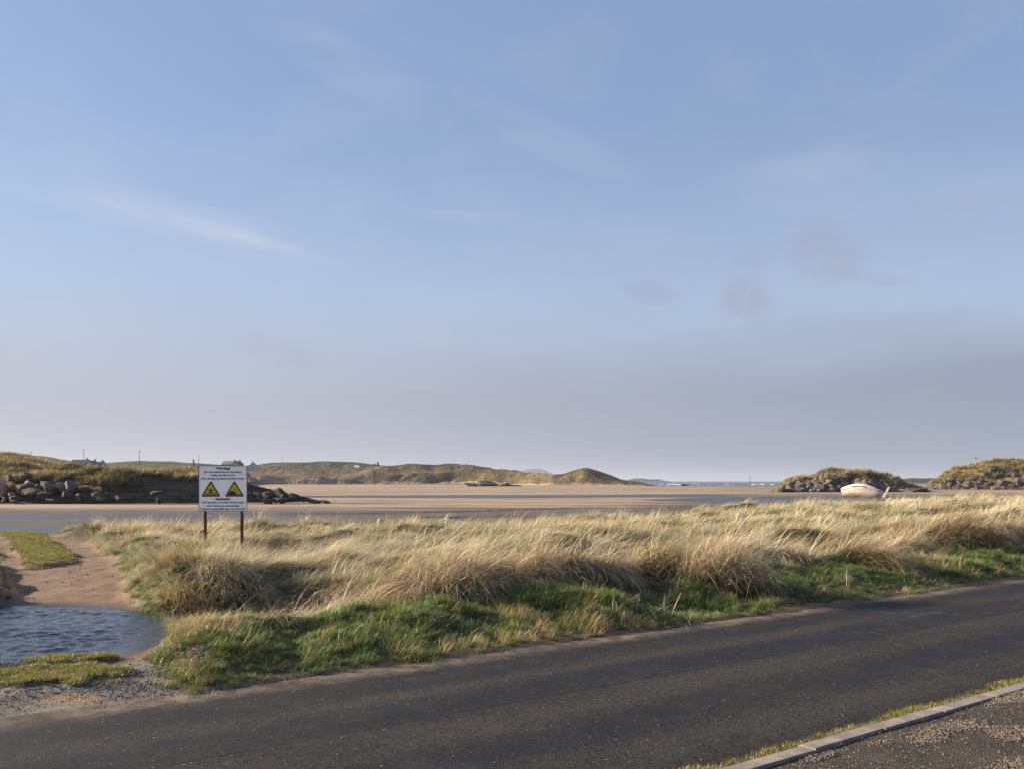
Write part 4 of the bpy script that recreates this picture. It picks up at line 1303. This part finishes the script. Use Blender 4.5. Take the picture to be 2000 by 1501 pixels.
for k, (px, py, wp, hp, lab) in enumerate(((925, 946, 30, 7, 'left end rock of the low outcrop on the far sand'), (950, 944, 38, 9, 'highest rock of the low outcrop on the far sand'),
                                           (978, 946, 36, 8, 'middle right rock of the low outcrop on the far sand'), (1004, 948.5, 30, 6, 'flat right rock of the low outcrop on the far sand'),
                                           (1022, 951, 16, 3.2, 'smallest rock trailing right of the far outcrop'), (940, 949, 20, 4, 'low front rock of the far outcrop'),
                                           (1340, 946.6, 20, 3, 'small dark reef in front of the surf'), (1540, 957, 30, 8, 'dark rock at the left foot of the islet'),
                                           (1785, 957, 34, 7, 'dark rock trailing right from the islet'), (1806, 956, 20, 5, 'small dark rock between the islet and the headland'))):
    boulder('outcrop_rock', M['rock_mid' if k % 2 == 0 and k < 6 else 'rock_dark'], px, py, wp, hp, (405 if k < 6 else (560 if k == 6 else 203)), k + 120, lab, 'low rocks on the far sands', cat='rock')


def skirt(name, Pm, lv, lo, hi, n, size, mat, parent, seed):
    """many small angular rocks bedded in a slope: one joined part"""
    g = np.random.default_rng(seed)
    nr, nc, _ = Pm.shape
    ok = np.where((lv[:, 0] >= lo) & (lv[:, 0] < hi))[0]
    V_, F_ = [], []
    base_rocks = [rock_data(900 + i, 2, (1.2, 1.1, 0.9), 10, 0.15, (0.5, 0.8)) for i in range(6)]
    for i in range(n):
        r_ = g.choice(ok); c_ = g.integers(0, nc - 1)
        p_ = Pm[r_, c_] * (1 - 0.5) + Pm[min(r_ + 1, nr - 1), c_ + 1] * 0.5
        vs, fs = base_rocks[g.integers(0, 6)]
        s_ = size * g.uniform(0.45, 1.3)
        q = Euler((g.uniform(-.4, .4), g.uniform(-.4, .4), g.uniform(0, 6.3))).to_matrix()
        o_ = len(V_)
        V_ += [tuple(Vector(p_) + q @ (Vector(v_) * s_)) for v_ in vs]
        F_ += [tuple(k_ + o_ for k_ in f) for f in fs]
    o = obj_from(name, V_, F_, mat, parent)
    tag(o, kind='stuff')
    return o


skirt('rock_skirt', IP, ILv, 0.2, 1.9, 420, 0.75, M['rock_mid'], islet, 3)
skirt('rock_skirt', RP, RLv, 0.2, 1.6, 420, 0.9, M['rock_mid'], right_dune, 4)
skirt('rock_skirt', LP, LLv, 0.05, 0.45, 240, 0.42, M['rock_dark'], left_dune, 5)

# grass on the dunes beyond the water
c_far = bpy.data.collections.new('dune_tuft_sources')
for i in range(5):
    src('dune_tuft', blades(46, 0.45, NRM(0, 0.9), NRM(0.5, 0.3), UNI(0.45, 0.95), UNI(0.5, 1.4), UNI(0.03, 0.06), 3, 400 + i), M['dune_tuft'], c_far)


def on_surface(Pm, lv, lo, hi, n, seed, keepfn=None):
    g = np.random.default_rng(seed)
    nr, nc, _ = Pm.shape
    a = Pm[:-1, :-1]; area = np.linalg.norm(np.cross(Pm[1:, :-1] - a, Pm[:-1, 1:] - a), axis=-1)
    w_ = area * ((lv[:-1, :-1] >= lo) & (lv[:-1, :-1] < hi))
    pr = (w_ / w_.sum()).ravel()
    k = g.choice(len(pr), n, p=pr); r_, c_ = k // (nc - 1), k % (nc - 1)
    f, h_ = g.random((n, 1)), g.random((n, 1))
    p = (Pm[r_, c_] * (1 - f) + Pm[r_ + 1, c_] * f) * (1 - h_) + (Pm[r_, c_ + 1] * (1 - f) + Pm[r_ + 1, c_ + 1] * f) * h_
    vis = np.abs(p[:, 0]) < p[:, 1] * 0.64
    return p[vis]


pa = on_surface(LP, LLv, 0.85, 3.2, 30000, 1)
pa = pa[1000 + pa[:, 0] / pa[:, 1] * F < 478]
pd = on_surface(LP, LLv, 0.40, 0.95, 7000, 6)
pd = pd[(1000 + pd[:, 0] / pd[:, 1] * F < 470)]
pd = pd[rng.random(len(pd)) < 0.5 * smooth(-0.1, 0.45, fbm(pd[:, 0] * 0.25, pd[:, 2] * 0.6, 3, 92))]
pb = on_surface(IP, ILv, 1.3, 3.3, 3800, 2)
pc = on_surface(RP, RLv, 1.2, 3.3, 9000, 3)
pall = np.concatenate([pa, pb, pc, pd]); n = len(pall)
thin = rng.random(n) < (0.35 + 0.65 * smooth(-0.5, 0.3, fbm(pall[:, 0] * 0.12, pall[:, 1] * 0.12, 3, 91)))
pall = pall[thin]; n = len(pall)
sz_ = np.where(pall[:, 1] > 170, 1.35, 1.0) * rng.uniform(0.6, 1.25, n)
scatter('dune_grass', c_far, pall - np.array([0, 0, 0.05]), np.stack([rng.normal(0, .15, n), rng.normal(0, .15, n), WIND + rng.normal(0, 0.8, n)], 1), sz_, rng.integers(0, 5, n),
        'rough tufted grass over the dunes and islet beyond the water', 'grass')

# ------------------------------------------------------------------ warning sign
SD_ = 20.7
sc_x = (435.5 - 1000) / F * SD_
sgn = empty('warning_sign', (sc_x, SD_, 0), R(5))
gz = float(ground_z(np.array([sc_x]), np.array([SD_]))[0][0])
sgn.location.z = gz
bw = 92.5 / F * SD_; ztop = CAMH - (907.5 - 938) / F * SD_ - gz; zbot = CAMH - (997 - 938) / F * SD_ - gz
bh = ztop - zbot; zc = (ztop + zbot) / 2
MB().box((0, 0.002, zc), (bw, 0.006, bh)).build('board', M['board'], sgn)
fr = MB()
for (cx, cz, wx, wz) in ((0, ztop - 0.006, bw, 0.012), (0, zbot + 0.006, bw, 0.012), (-bw / 2 + 0.006, zc, 0.012, bh - 0.024), (bw / 2 - 0.006, zc, 0.012, bh - 0.024)):
    fr.box((cx, -0.003, cz), (wx, 0.012, wz))
fr.build('frame', M['edge'], sgn)
for px in (401, 471):
    x_ = (px - 435.5) / F * SD_
    p_ = MB()
    p_.box((x_, 0.045, (ztop - 0.1 - 0.5) / 2), (0.062, 0.062, ztop - 0.1 + 0.5))
    p_.build('post', M['rust'], sgn, 0.006)
    for zz in (ztop - 0.2, zbot + 0.15):
        MB().tube((x_, -0.010, zz), (x_, 0.0, zz), 0.011, n=6).build('bolt', M['edge'], sgn)


def lettering(txt, z, size, width, bold=0.0):
    cu = bpy.data.curves.new('lettering', 'FONT')
    cu.body = txt; cu.size = size; cu.align_x = 'CENTER'; cu.align_y = 'CENTER'; cu.offset = bold; cu.extrude = 0.0008; cu.resolution_u = 3
    o = bpy.data.objects.new('lettering', cu); COL.objects.link(o)
    bpy.context.view_layer.update()
    dep = bpy.context.evaluated_depsgraph_get()
    me = bpy.data.meshes.new_from_object(o.evaluated_get(dep))
    bpy.data.objects.remove(o)
    o = bpy.data.objects.new('lettering', me); COL.objects.link(o)
    me.materials.clear(); me.materials.append(M['ink'])
    xs_ = [v_.co.x for v_ in me.vertices]
    wd = max(xs_) - min(xs_)
    o.scale = (width / wd, 1, 1)
    o.rotation_euler = (R(90), 0, 0)
    o.location = (0, -0.0035, z)
    o.parent = sgn
    return o


q = lambda py: CAMH - (py - 938) / F * SD_ - gz
pxm = SD_ / F
lettering('Warning!', q(913), 0.072, 28 * pxm, 0.0035)
lettering('Do not swim beyond the island', q(920), 0.056, 72 * pxm, 0.002)
lettering('when the tide is out', q(926.5), 0.056, 45 * pxm, 0.002)
lettering('Very strong currents and deep water', q(933), 0.056, 84 * pxm, 0.002)
lettering('Rabhadh!', q(973), 0.072, 28 * pxm, 0.0035)
lettering('N\u00e1 b\u00ed ag sn\u00e1mh ar an taobh eile den oile\u00e1n', q(979.5), 0.056, 80 * pxm, 0.002)
lettering('nuair a bh\u00edonn an taoide amuigh', q(986.2), 0.056, 62 * pxm, 0.002)
lettering('Sruthanna reatha l\u00e1idir agus uisce domhain', q(992.3), 0.056, 85 * pxm, 0.002)


def flat(name, poly, y, mat, parent):
    n = len(poly)
    vs = [(x_, y, z_) for x_, z_ in poly] + [(x_, y + 0.002, z_) for x_, z_ in poly]
    fs = [tuple(range(n)), tuple(range(2 * n - 1, n - 1, -1))] + [((k + 1) % n, k, k + n, (k + 1) % n + n) for k in range(n)]
    return obj_from(name, vs, fs, mat, parent)


def rtri(cx, zb, zt, hw, r, seg=4):
    """rounded triangle"""
    A_, B_, C_ = Vector((cx - hw, zb)), Vector((cx + hw, zb)), Vector((cx, zt))
    out_ = []
    for p_, a_, b_ in ((A_, C_, B_), (B_, A_, C_), (C_, B_, A_)):
        d0 = (a_ - p_).normalized() * r * 1.7; d1 = (b_ - p_).normalized() * r * 1.7
        for i in range(seg + 1):
            f = i / seg
            out_.append(tuple((p_ + d0) * (1 - f) ** 2 + p_ * 2 * f * (1 - f) + (p_ + d1) * f ** 2))
    return out_


for (px0, px1) in ((393.5, 431.5), (438.5, 476.5)):
    cx = ((px0 + px1) / 2 - 435.5) * pxm
    hw = (px1 - px0) / 2 * pxm
    tri = flat('warning_triangle', rtri(cx, q(968.2), q(936.5), hw, 0.03), -0.0035, M['ink'], sgn)
    flat('panel', rtri(cx, q(968.2) + 0.032, q(936.5) - 0.062, hw - 0.056, 0.02), -0.0060, M['yellow'], tri)
    if px0 < 420:   # swimmer with raised arms over two waves
        for zz in (q(961.8), q(964.6)):
            wv_ = []
            nseg = 24
            for i in range(nseg + 1):
                a_ = -1 + 2 * i / nseg
                wv_.append((cx + a_ * hw * 0.60, zz + 0.010 * math.cos(a_ * 14) + 0.009))
            wv_ += [(x_, z_ - 0.017) for x_, z_ in reversed(wv_)]
            flat('pictogram', wv_, -0.0085, M['ink'], tri)
        zb = q(960.5)
        flat('pictogram', [(cx - 0.030, zb), (cx + 0.030, zb), (cx + 0.034, zb + 0.035), (cx + 0.085, zb + 0.085), (cx + 0.07, zb + 0.098), (cx + 0.022, zb + 0.055),
                           (cx - 0.022, zb + 0.055), (cx - 0.07, zb + 0.098), (cx - 0.085, zb + 0.085), (cx - 0.034, zb + 0.035)], -0.0085, M['ink'], tri)
        flat('pictogram', [(cx + 0.020 * math.cos(a_), zb + 0.083 + 0.020 * math.sin(a_)) for a_ in [k * 0.5236 for k in range(12)]], -0.0085, M['ink'], tri)
    else:           # steep bank and falling figure
        zb = q(965.2)
        flat('pictogram', [(cx - hw * 0.68, zb), (cx + hw * 0.66, zb), (cx + hw * 0.6, zb + 0.014), (cx + hw * 0.25, zb + 0.020), (cx + 0.03, zb + 0.055), (cx - 0.02, zb + 0.095),
                           (cx - 0.085, zb + 0.098), (cx - 0.12, zb + 0.06)], -0.0085, M['ink'], tri)
        flat('pictogram', [(cx + 0.005, zb + 0.118), (cx + 0.022, zb + 0.110), (cx + 0.05, zb + 0.135), (cx + 0.04, zb + 0.155), (cx + 0.012, zb + 0.14)], -0.0085, M['ink'], tri)
        flat('pictogram', [(cx + 0.045, zb + 0.10), (cx + 0.075, zb + 0.075), (cx + 0.092, zb + 0.045), (cx + 0.082, zb + 0.04), (cx + 0.06, zb + 0.072), (cx + 0.035, zb + 0.09)], -0.0085, M['ink'], tri)
tag(sgn, 'white bilingual bathing warning board with two yellow triangles on rusty posts in the grass', 'sign')

# ------------------------------------------------------------------ stranded boat
M['hull'] = None
m, t = mat_new('hull_flaked_white'); M['hull'] = m
pos = t.n('ShaderNodeTexCoord').outputs['Object']
n_ = t.noise(t.scalev(pos, (0.9, 1, 3.5)), 1.6, 6, 0.7)
c = t.mix(t.rng(n_, 0.45, 0.66), (0.68, 0.61, 0.54), (0.36, 0.27, 0.195))
c = t.mix(t.rng(t.noise(t.scalev(pos, (0.5, 1, 6)), 2.2, 4), 0.66, 0.72), c, (0.06, 0.05, 0.045))
finish(t, c, 0.7, n_, 0.5, 0.05)
M['hull_brown'] = simple('hull_bare_timber', (0.42, 0.31, 0.19), 0.85, 0.4, 1.5)
M['dark'] = simple('dark_gap', (0.02, 0.018, 0.016), 0.9, 0.1, 2)
M['stem'] = simple('stem_timber', (0.42, 0.33, 0.27), 0.8, 0.3, 3)
BD = 150.0
bp = P(1683, 969, BD); bp.z = BZ - 0.28
boat = empty('stranded_boat', bp, R(-14))
LEN = 79 / F * BD            # about 7.1 m
HT = 25 / F * BD


def hull_sec(s):
    """half-breadth profile at station s in 0 (stern) .. 1 (bow): list of (y, z)"""
    k = math.sin(math.pi * min(1, 0.16 + 0.84 * s)) ** 0.6 if s < 0.999 else 0.0
    beam = 1.28 * k * (1 - 0.12 * s)
    sheer = 1.02 + 0.80 * math.sin(math.pi * (0.12 + 0.76 * s))
    keel = 0.10 + 0.55 * max(0, s - 0.72) ** 2 / 0.08
    out_ = []
    for i in range(11):
        f = i / 10
        out_.append((beam * math.sin(f * math.pi / 2) ** 0.55, keel + (sheer - keel) * f))
    return out_


NS = 26
hv, hf, wv2, wf2 = [], [], [], []
for side in (-1, 1):
    for lo, hi, V_, F_ in ((0, 3, wv2, wf2), (3, 10, hv, hf)):
        o_ = len(V_)
        for i in range(NS + 1):
            s = i / NS
            sec = hull_sec(s)
            for j in range(lo, hi + 1):
                lap = 0.03 * (j % 2)
                V_.append(((s - 0.5) * LEN * (0.92 + 0.08 * j / 10), side * max(0.02, sec[j][0] - lap * 0.4), sec[j][1]))
        w_ = hi - lo + 1
        for i in range(NS):
            for j in range(hi - lo):
                a_ = o_ + i * w_ + j
                fq = (a_, a_ + w_, a_ + w_ + 1, a_ + 1)
                F_.append(fq if side < 0 else fq[::-1])
hull = obj_from('hull', hv, hf, M['hull'], boat)
sm = hull.modifiers.new('solid', 'SOLIDIFY'); sm.thickness = 0.05
kl = obj_from('keel_planking', wv2, wf2, M['hull_brown'], boat)
# transom
sec = hull_sec(0)
tv = [(-0.5 * LEN * (0.92 + 0.08 * j / 10), y_, z_) for j, (y_, z_) in enumerate(sec)] + [(-0.5 * LEN * (0.92 + 0.08 * j / 10), -y_, z_) for j, (y_, z_) in reversed(list(enumerate(sec)))]
obj_from('transom', tv, [tuple(range(len(tv)))], M['hull'], boat)
# arched shelter deck
dv, df = [], []
for i in range(15):
    s = 0.02 + 0.80 * i / 14
    sec = hull_sec(s)
    b_ = sec[-1][0] * 0.97; z_ = sec[-1][1]
    rise = (HT - 1.33) * math.sin(math.pi * (0.12 + 0.80 * i / 14)) ** 0.8
    for j in range(9):
        a_ = math.pi * j / 8
        dv.append(((s - 0.5) * LEN, -b_ * math.cos(a_), z_ - 0.05 + max(0.05, rise) * math.sin(a_)))
for i in range(14):
    for j in range(8):
        a_ = i * 9 + j
        df.append((a_, a_ + 9, a_ + 10, a_ + 1))
dk = obj_from('shelter_deck', dv, df, M['hull'], boat)
so = dk.modifiers.new('solid', 'SOLIDIFY'); so.thickness = 0.04
# stem post, rubbing strake, sprung planks, faded marks
MB().add([(LEN * 0.46, -0.07, 0.15), (LEN * 0.52, -0.07, 0.15), (LEN * 0.625, -0.07, 2.25), (LEN * 0.575, -0.07, 2.3),
          (LEN * 0.46, 0.07, 0.15), (LEN * 0.52, 0.07, 0.15), (LEN * 0.625, 0.07, 2.25), (LEN * 0.575, 0.07, 2.3)],
         [(0, 1, 2, 3), (7, 6, 5, 4), (1, 0, 4, 5), (2, 1, 5, 6), (3, 2, 6, 7), (0, 3, 7, 4)]).build('stem_post', M['stem'], boat)


def side_strip(name, s0, s1, j, dz, th, mat, out=0.05):
    V_, F_ = [], []
    n = 14
    for i in range(n + 1):
        s = s0 + (s1 - s0) * i / n
        sec = hull_sec(s)
        y_, z_ = sec[j]
        x_ = (s - 0.5) * LEN * (0.92 + 0.08 * j / 10)
        th_ = th * (0.5 + 0.5 * float(vnoise(i * 0.9, s0 * 33 + j)) * 1.4)
        for (yy, zz) in ((-(y_ + out), z_ + dz), (-(y_ + out), z_ + dz + th_), (-(y_ - 0.03), z_ + dz + th_), (-(y_ - 0.03), z_ + dz)):
            V_.append((x_, yy, zz))
    for i in range(n):
        for j_ in range(4):
            a_ = i * 4 + j_; b_ = i * 4 + (j_ + 1) % 4
            F_.append((a_, a_ + 4, b_ + 4, b_))
    return obj_from(name, V_, F_, mat, boat)


side_strip('rubbing_strake', 0.0, 0.98, 9, 0.02, 0.07, M['hull'], 0.06)
side_strip('plank_gap', 0.26, 0.62, 9, -0.07, 0.09, M['dark'], 0.035)
side_strip('plank_gap', 0.0, 0.20, 7, 0.0, 0.06, M['dark'], 0.035)
side_strip('plank_gap', 0.58, 0.70, 7, 0.05, 0.05, M['dark'], 0.035)
side_strip('plank_gap', 0.66, 0.95, 7, 0.02, 0.03, M['dark'], 0.035)
for s0 in (0.505, 0.545, 0.58, 0.612, 0.66, 0.69, 0.74):   # worn, unreadable registration marks
    side_strip('painted_mark', s0, s0 + 0.018, 4, 0.02, 0.13, M['dark'], 0.022)
boat.rotation_euler = (R(-27), R(1.5), R(-32))
tag(boat, 'weathered white wooden boat stranded on the sand before the islet', 'boat')

# ------------------------------------------------------------------ far houses, poles, beacon, bird
M['wall_pale'] = simple('house_render_pale', (0.42, 0.40, 0.39), 0.9, 0.1, 0.5)
M['wall_pink'] = simple('house_render_pinkish', (0.34, 0.27, 0.26), 0.9, 0.1, 0.5)
M['wall_white'] = simple('house_render_white', (0.75, 0.73, 0.70), 0.9, 0.05, 0.5)
M['slate'] = simple('roof_slate', (0.075, 0.08, 0.095), 0.8, 0.25, 0.8)
M['slate_brown'] = simple('roof_brown', (0.16, 0.13, 0.115), 0.8, 0.25, 0.8)
M['glass'] = simple('window_dark', (0.03, 0.035, 0.045), 0.15, 0.1, 1, 0.5)
M['wood'] = simple('pole_timber', (0.10, 0.085, 0.075), 0.9, 0.2, 1)


def gable_block(root, cx, cy, w_, dp, wall_h, roof_h, wall, roof, along_x=True, windows=2):
    """walls, pitched roof, windows and chimney as parts"""
    if along_x:
        poly = [(-dp / 2, 0), (dp / 2, 0), (dp / 2, wall_h), (0, wall_h + roof_h), (-dp / 2, wall_h)]
        vs = [(cx - w_ / 2, cy + a_, b_) for a_, b_ in poly] + [(cx + w_ / 2, cy + a_, b_) for a_, b_ in poly]
    else:
        poly = [(-w_ / 2, 0), (w_ / 2, 0), (w_ / 2, wall_h), (0, wall_h + roof_h), (-w_ / 2, wall_h)]
        vs = [(cx + a_, cy - dp / 2, b_) for a_, b_ in poly] + [(cx + a_, cy + dp / 2, b_) for a_, b_ in poly]
    fs = [(4, 3, 2, 1, 0), (5, 6, 7, 8, 9)] + [(k, (k + 1) % 5, (k + 1) % 5 + 5, k + 5) for k in range(5)]
    wl = obj_from('wall', vs, fs, wall, root)
    h2 = (dp if along_x else w_) / 2 + 0.35
    ln = (w_ if along_x else dp) / 2 + 0.25
    dz_ = roof_h * 0.35 / ((dp if along_x else w_) / 2)
    V_, F_ = [], []
    for e_ in (-ln, ln):
        for a_, b_ in ((-h2, wall_h - dz_), (0, wall_h + roof_h), (h2, wall_h - dz_)):
            for k in (0.03, 0.22):
                V_.append((cx + e_, cy + a_, b_ + k) if along_x else (cx + a_, cy + e_, b_ + k))
    for a_ in (0, 2):
        F_ += [(a_, a_ + 2, a_ + 8, a_ + 6), (a_ + 1, a_ + 7, a_ + 9, a_ + 3), (a_, a_ + 1, a_ + 3, a_ + 2), (a_ + 6, a_ + 8, a_ + 9, a_ + 7)]
    F_ += [(0, 6, 7, 1), (4, 5, 11, 10)]
    rf = obj_from('roof', V_, F_, roof, root)
    fy = cy - dp / 2
    for k in range(windows):
        x_ = cx + (k - (windows - 1) / 2) * w_ / max(1, windows) * 0.9
        wn = MB().box((x_, fy - 0.02, wall_h * 0.55), (1.1, 0.1, 1.2)).build('window', M['wall_white'], root)
        MB().box((x_, fy - 0.08, wall_h * 0.55), (0.9, 0.06, 1.0)).build('pane', M['glass'], wn)
    e_ = (w_ if along_x else dp) / 2 - 0.7
    ch_ = MB().box((cx + e_, cy, wall_h + roof_h + 0.3) if along_x else (cx, cy + e_, wall_h + roof_h + 0.3), (0.9, 0.7, 1.3))
    ch_.build('chimney', wall, rf)
    return wl


def house(px, pybase, d, rz, label, blocks):
    r_ = empty('house', P(px, pybase, d), rz)
    for b_ in blocks: gable_block(r_, *b_)
    tag(r_, label, 'house', 'houses on the far hillside')
    return r_


house(160, 915.5, 430, R(4), 'long slate-roofed house on the hillside at far left with a bluish cross wing',
      [(-0.6, 0, 7.5, 6.0, 2.2, 2.4, M['wall_pink'], M['slate'], True, 2), (5.4, -1.0, 4.4, 7.5, 2.3, 1.9, M['wall_pale'], M['slate'], False, 1), (8.6, 1.5, 2.6, 5, 2.2, 1.5, M['wall_pale'], M['slate'], True, 0)])
house(452, 911.5, 560, R(-12), 'brown-roofed house showing above the top of the warning sign',
      [(-1, 0, 8.0, 6.0, 2.0, 2.0, M['wall_pink'], M['slate_brown'], True, 2), (4.2, 0.5, 4.2, 6.5, 2.0, 1.9, M['wall_pale'], M['slate'], False, 1)])
house(494, 917.5, 560, R(20), 'pale gabled house just right of the warning sign on the far shore',
      [(0, 0, 5.2, 6.5, 3.0, 2.2, M['wall_pale'], M['slate_brown'], False, 1)])
house(697, 913.5, 690, R(5), 'tiny white cottage on the far dunes',
      [(0, 0, 3.4, 3.5, 1.2, 0.9, M['wall_white'], M['wall_white'], True, 1)])
house(726, 909.5, 800, R(5), 'low grey-roofed building on the far skyline left of the dark pillar',
      [(0, 0, 7.5, 5, 1.1, 0.9, M['wall_pink'], M['slate'], True, 0)])


def pole(px, py0, py1, d, label, arm=True):
    b = P(px, py1, d); top = P(px, py0, d)
    r_ = empty('utility_pole', b)
    h_ = top.z - b.z
    MB().tube((0, 0, -1.5), (0, 0, h_), 0.20, 0.13, 8).build('shaft', M['wood'], r_)
    if arm:
        MB().box((0, 0, h_ - 0.7), (2.0, 0.14, 0.16)).build('crossarm', M['wood'], r_)
        for k in (-0.85, 0, 0.85):
            MB().tube((k, 0, h_ - 0.62), (k, 0, h_ - 0.35), 0.06, 0.05, 6).build('insulator', M['wall_pale'], r_)
    tag(r_, label, 'pole', 'utility poles on the far hillside')


pole(62, 879.5, 892, 760, 'leftmost thin utility pole on the far skyline')
pole(163.5, 876.5, 899, 560, 'utility pole rising behind the long slate-roofed house')
pole(272, 878, 901, 520, 'tallest utility pole with crossarm on the far hill left of the sign')
pole(388.5, 885, 907, 600, 'thin utility pole just above the left corner of the sign', False)
pole(551, 890, 901, 860, 'faint utility pole on the far hill right of the sign', False)
b = P(738, 909, 780)
r_ = empty('stone_pillar', b)
MB().tube((0, 0, -2), (0, 0, 3.0), 0.95, 0.75, 10).build('shaft', M['rock_dark'], r_)
MB().tube((0, 0, 3.0), (0, 0, 3.7), 0.95, 0.55, 10).build('cap', M['rock_dark'], r_)
tag(r_, 'small dark pillar standing alone on the far dune skyline', 'pillar')
b = P(378, 904.5, 600)
r_ = empty('stone_pillar', b)
MB().tube((0, 0, -2), (0, 0, 2.3), 0.6, 0.5, 10).build('shaft', M['rock_dark'], r_)
MB().tube((0, 0, 2.3), (0, 0, 3.0), 0.75, 0.45, 10).build('cap', M['rock_dark'], r_)
tag(r_, 'small dark post with a knob on the hill above the left side of the sign', 'pillar')

# sea beacon
b = P(1465, 941, 1150); b.z = -1.0
r_ = empty('sea_beacon', b)
MB().tube((0, 0, -1), (0, 0, 1.6), 1.3, 1.0, 10).build('base', M['rock_mid'], r_)
MB().tube((0, 0, 1.6), (0, 0, 9.5), 0.30, 0.22, 8).build('mast', M['wood'], r_)
MB().tube((0, 0, 9.5), (0, 0, 10.4), 0.6, 0.25, 8).build('topmark', M['wood'], r_)
tag(r_, 'thin beacon mast standing in the sea on the horizon', 'beacon')

# bird over the headland
M['bird'] = simple('bird_dark', (0.03, 0.03, 0.033), 0.8, 0.1, 5)
br = empty('bird', P(1906, 894, 180), R(35))
bb = []
rings = [(-0.30, 0.01), (-0.24, 0.05), (-0.10, 0.10), (0.06, 0.10), (0.17, 0.065), (0.23, 0.06), (0.29, 0.035), (0.36, 0.006)]
V_, F_ = [], []
for (x_, r0) in rings:
    for k in range(8):
        V_.append((x_, r0 * math.cos(k * math.pi / 4), r0 * math.sin(k * math.pi / 4)))
for i in range(len(rings) - 1):
    for k in range(8):
        F_.append((i * 8 + k, i * 8 + (k + 1) % 8, i * 8 + 8 + (k + 1) % 8, i * 8 + 8 + k))
obj_from('body', V_, F_, M['bird'], br, True)
for s_ in (-1, 1):
    V_ = []
    for (y_, x0, x1, z_) in ((0.06, -0.10, 0.12, 0.04), (0.28, -0.10, 0.13, 0.20), (0.50, -0.16, 0.03, 0.17), (0.68, -0.22, -0.16, 0.10)):
        V_ += [(x0, s_ * y_, z_), (x1, s_ * y_, z_ + 0.01), (x1, s_ * y_, z_ + 0.035), (x0, s_ * y_, z_ + 0.02)]
    F_ = [(0, 1, 2, 3), (15, 14, 13, 12)]
    for i in range(3):
        for k in range(4):
            F_.append((i * 4 + k, i * 4 + 4 + k, i * 4 + 4 + (k + 1) % 4, i * 4 + (k + 1) % 4))
    obj_from('wing', V_, F_, M['bird'], br)
obj_from('tail', [(-0.26, -0.03, 0), (-0.26, 0.03, 0), (-0.44, 0.08, 0.01), (-0.44, -0.08, 0.01), (-0.26, -0.03, 0.02), (-0.26, 0.03, 0.02), (-0.44, 0.08, 0.02), (-0.44, -0.08, 0.02)],
         [(3, 2, 1, 0), (4, 5, 6, 7), (0, 1, 5, 4), (1, 2, 6, 5), (2, 3, 7, 6), (3, 0, 4, 7)], M['bird'], br)
tag(br, 'dark bird gliding low over the headland at right', 'bird')

# weathered stump in the grass beyond the sign
b = at_ground(742, 1028)
st = empty('wooden_stump', b, 0.4)
MB().tube((0, 0, -0.1), (0.02, 0, 0.34), 0.13, 0.11, 10).build('trunk', M['hull_brown'], st)
MB().tube((0.02, 0, 0.34), (0.02, 0, 0.352), 0.115, 0.105, 10).build('cut_face', M['stem'], st)
tag(st, 'short brown stump half hidden in the pale grass', 'stump')

# ------------------------------------------------------------------ haze
hz = MB()
hz.box((0, 12000, 60), (60000, 62000, 126))
haze = hz.build('haze', None)
m = bpy.data.materials.new('haze_air'); m.use_nodes = True
nt = m.node_tree; nt.nodes.clear()
pv_ = nt.nodes.new('ShaderNodeVolumePrincipled')
pv_.inputs['Color'].default_value = (0.60, 0.66, 0.80, 1)
pv_.inputs['Density'].default_value = 0.00011
pv_.inputs['Anisotropy'].default_value = 0.2
om = nt.nodes.new('ShaderNodeOutputMaterial'); nt.links.new(pv_.outputs[0], om.inputs['Volume'])
haze.data.materials.append(m)
tag(haze, kind='stuff')
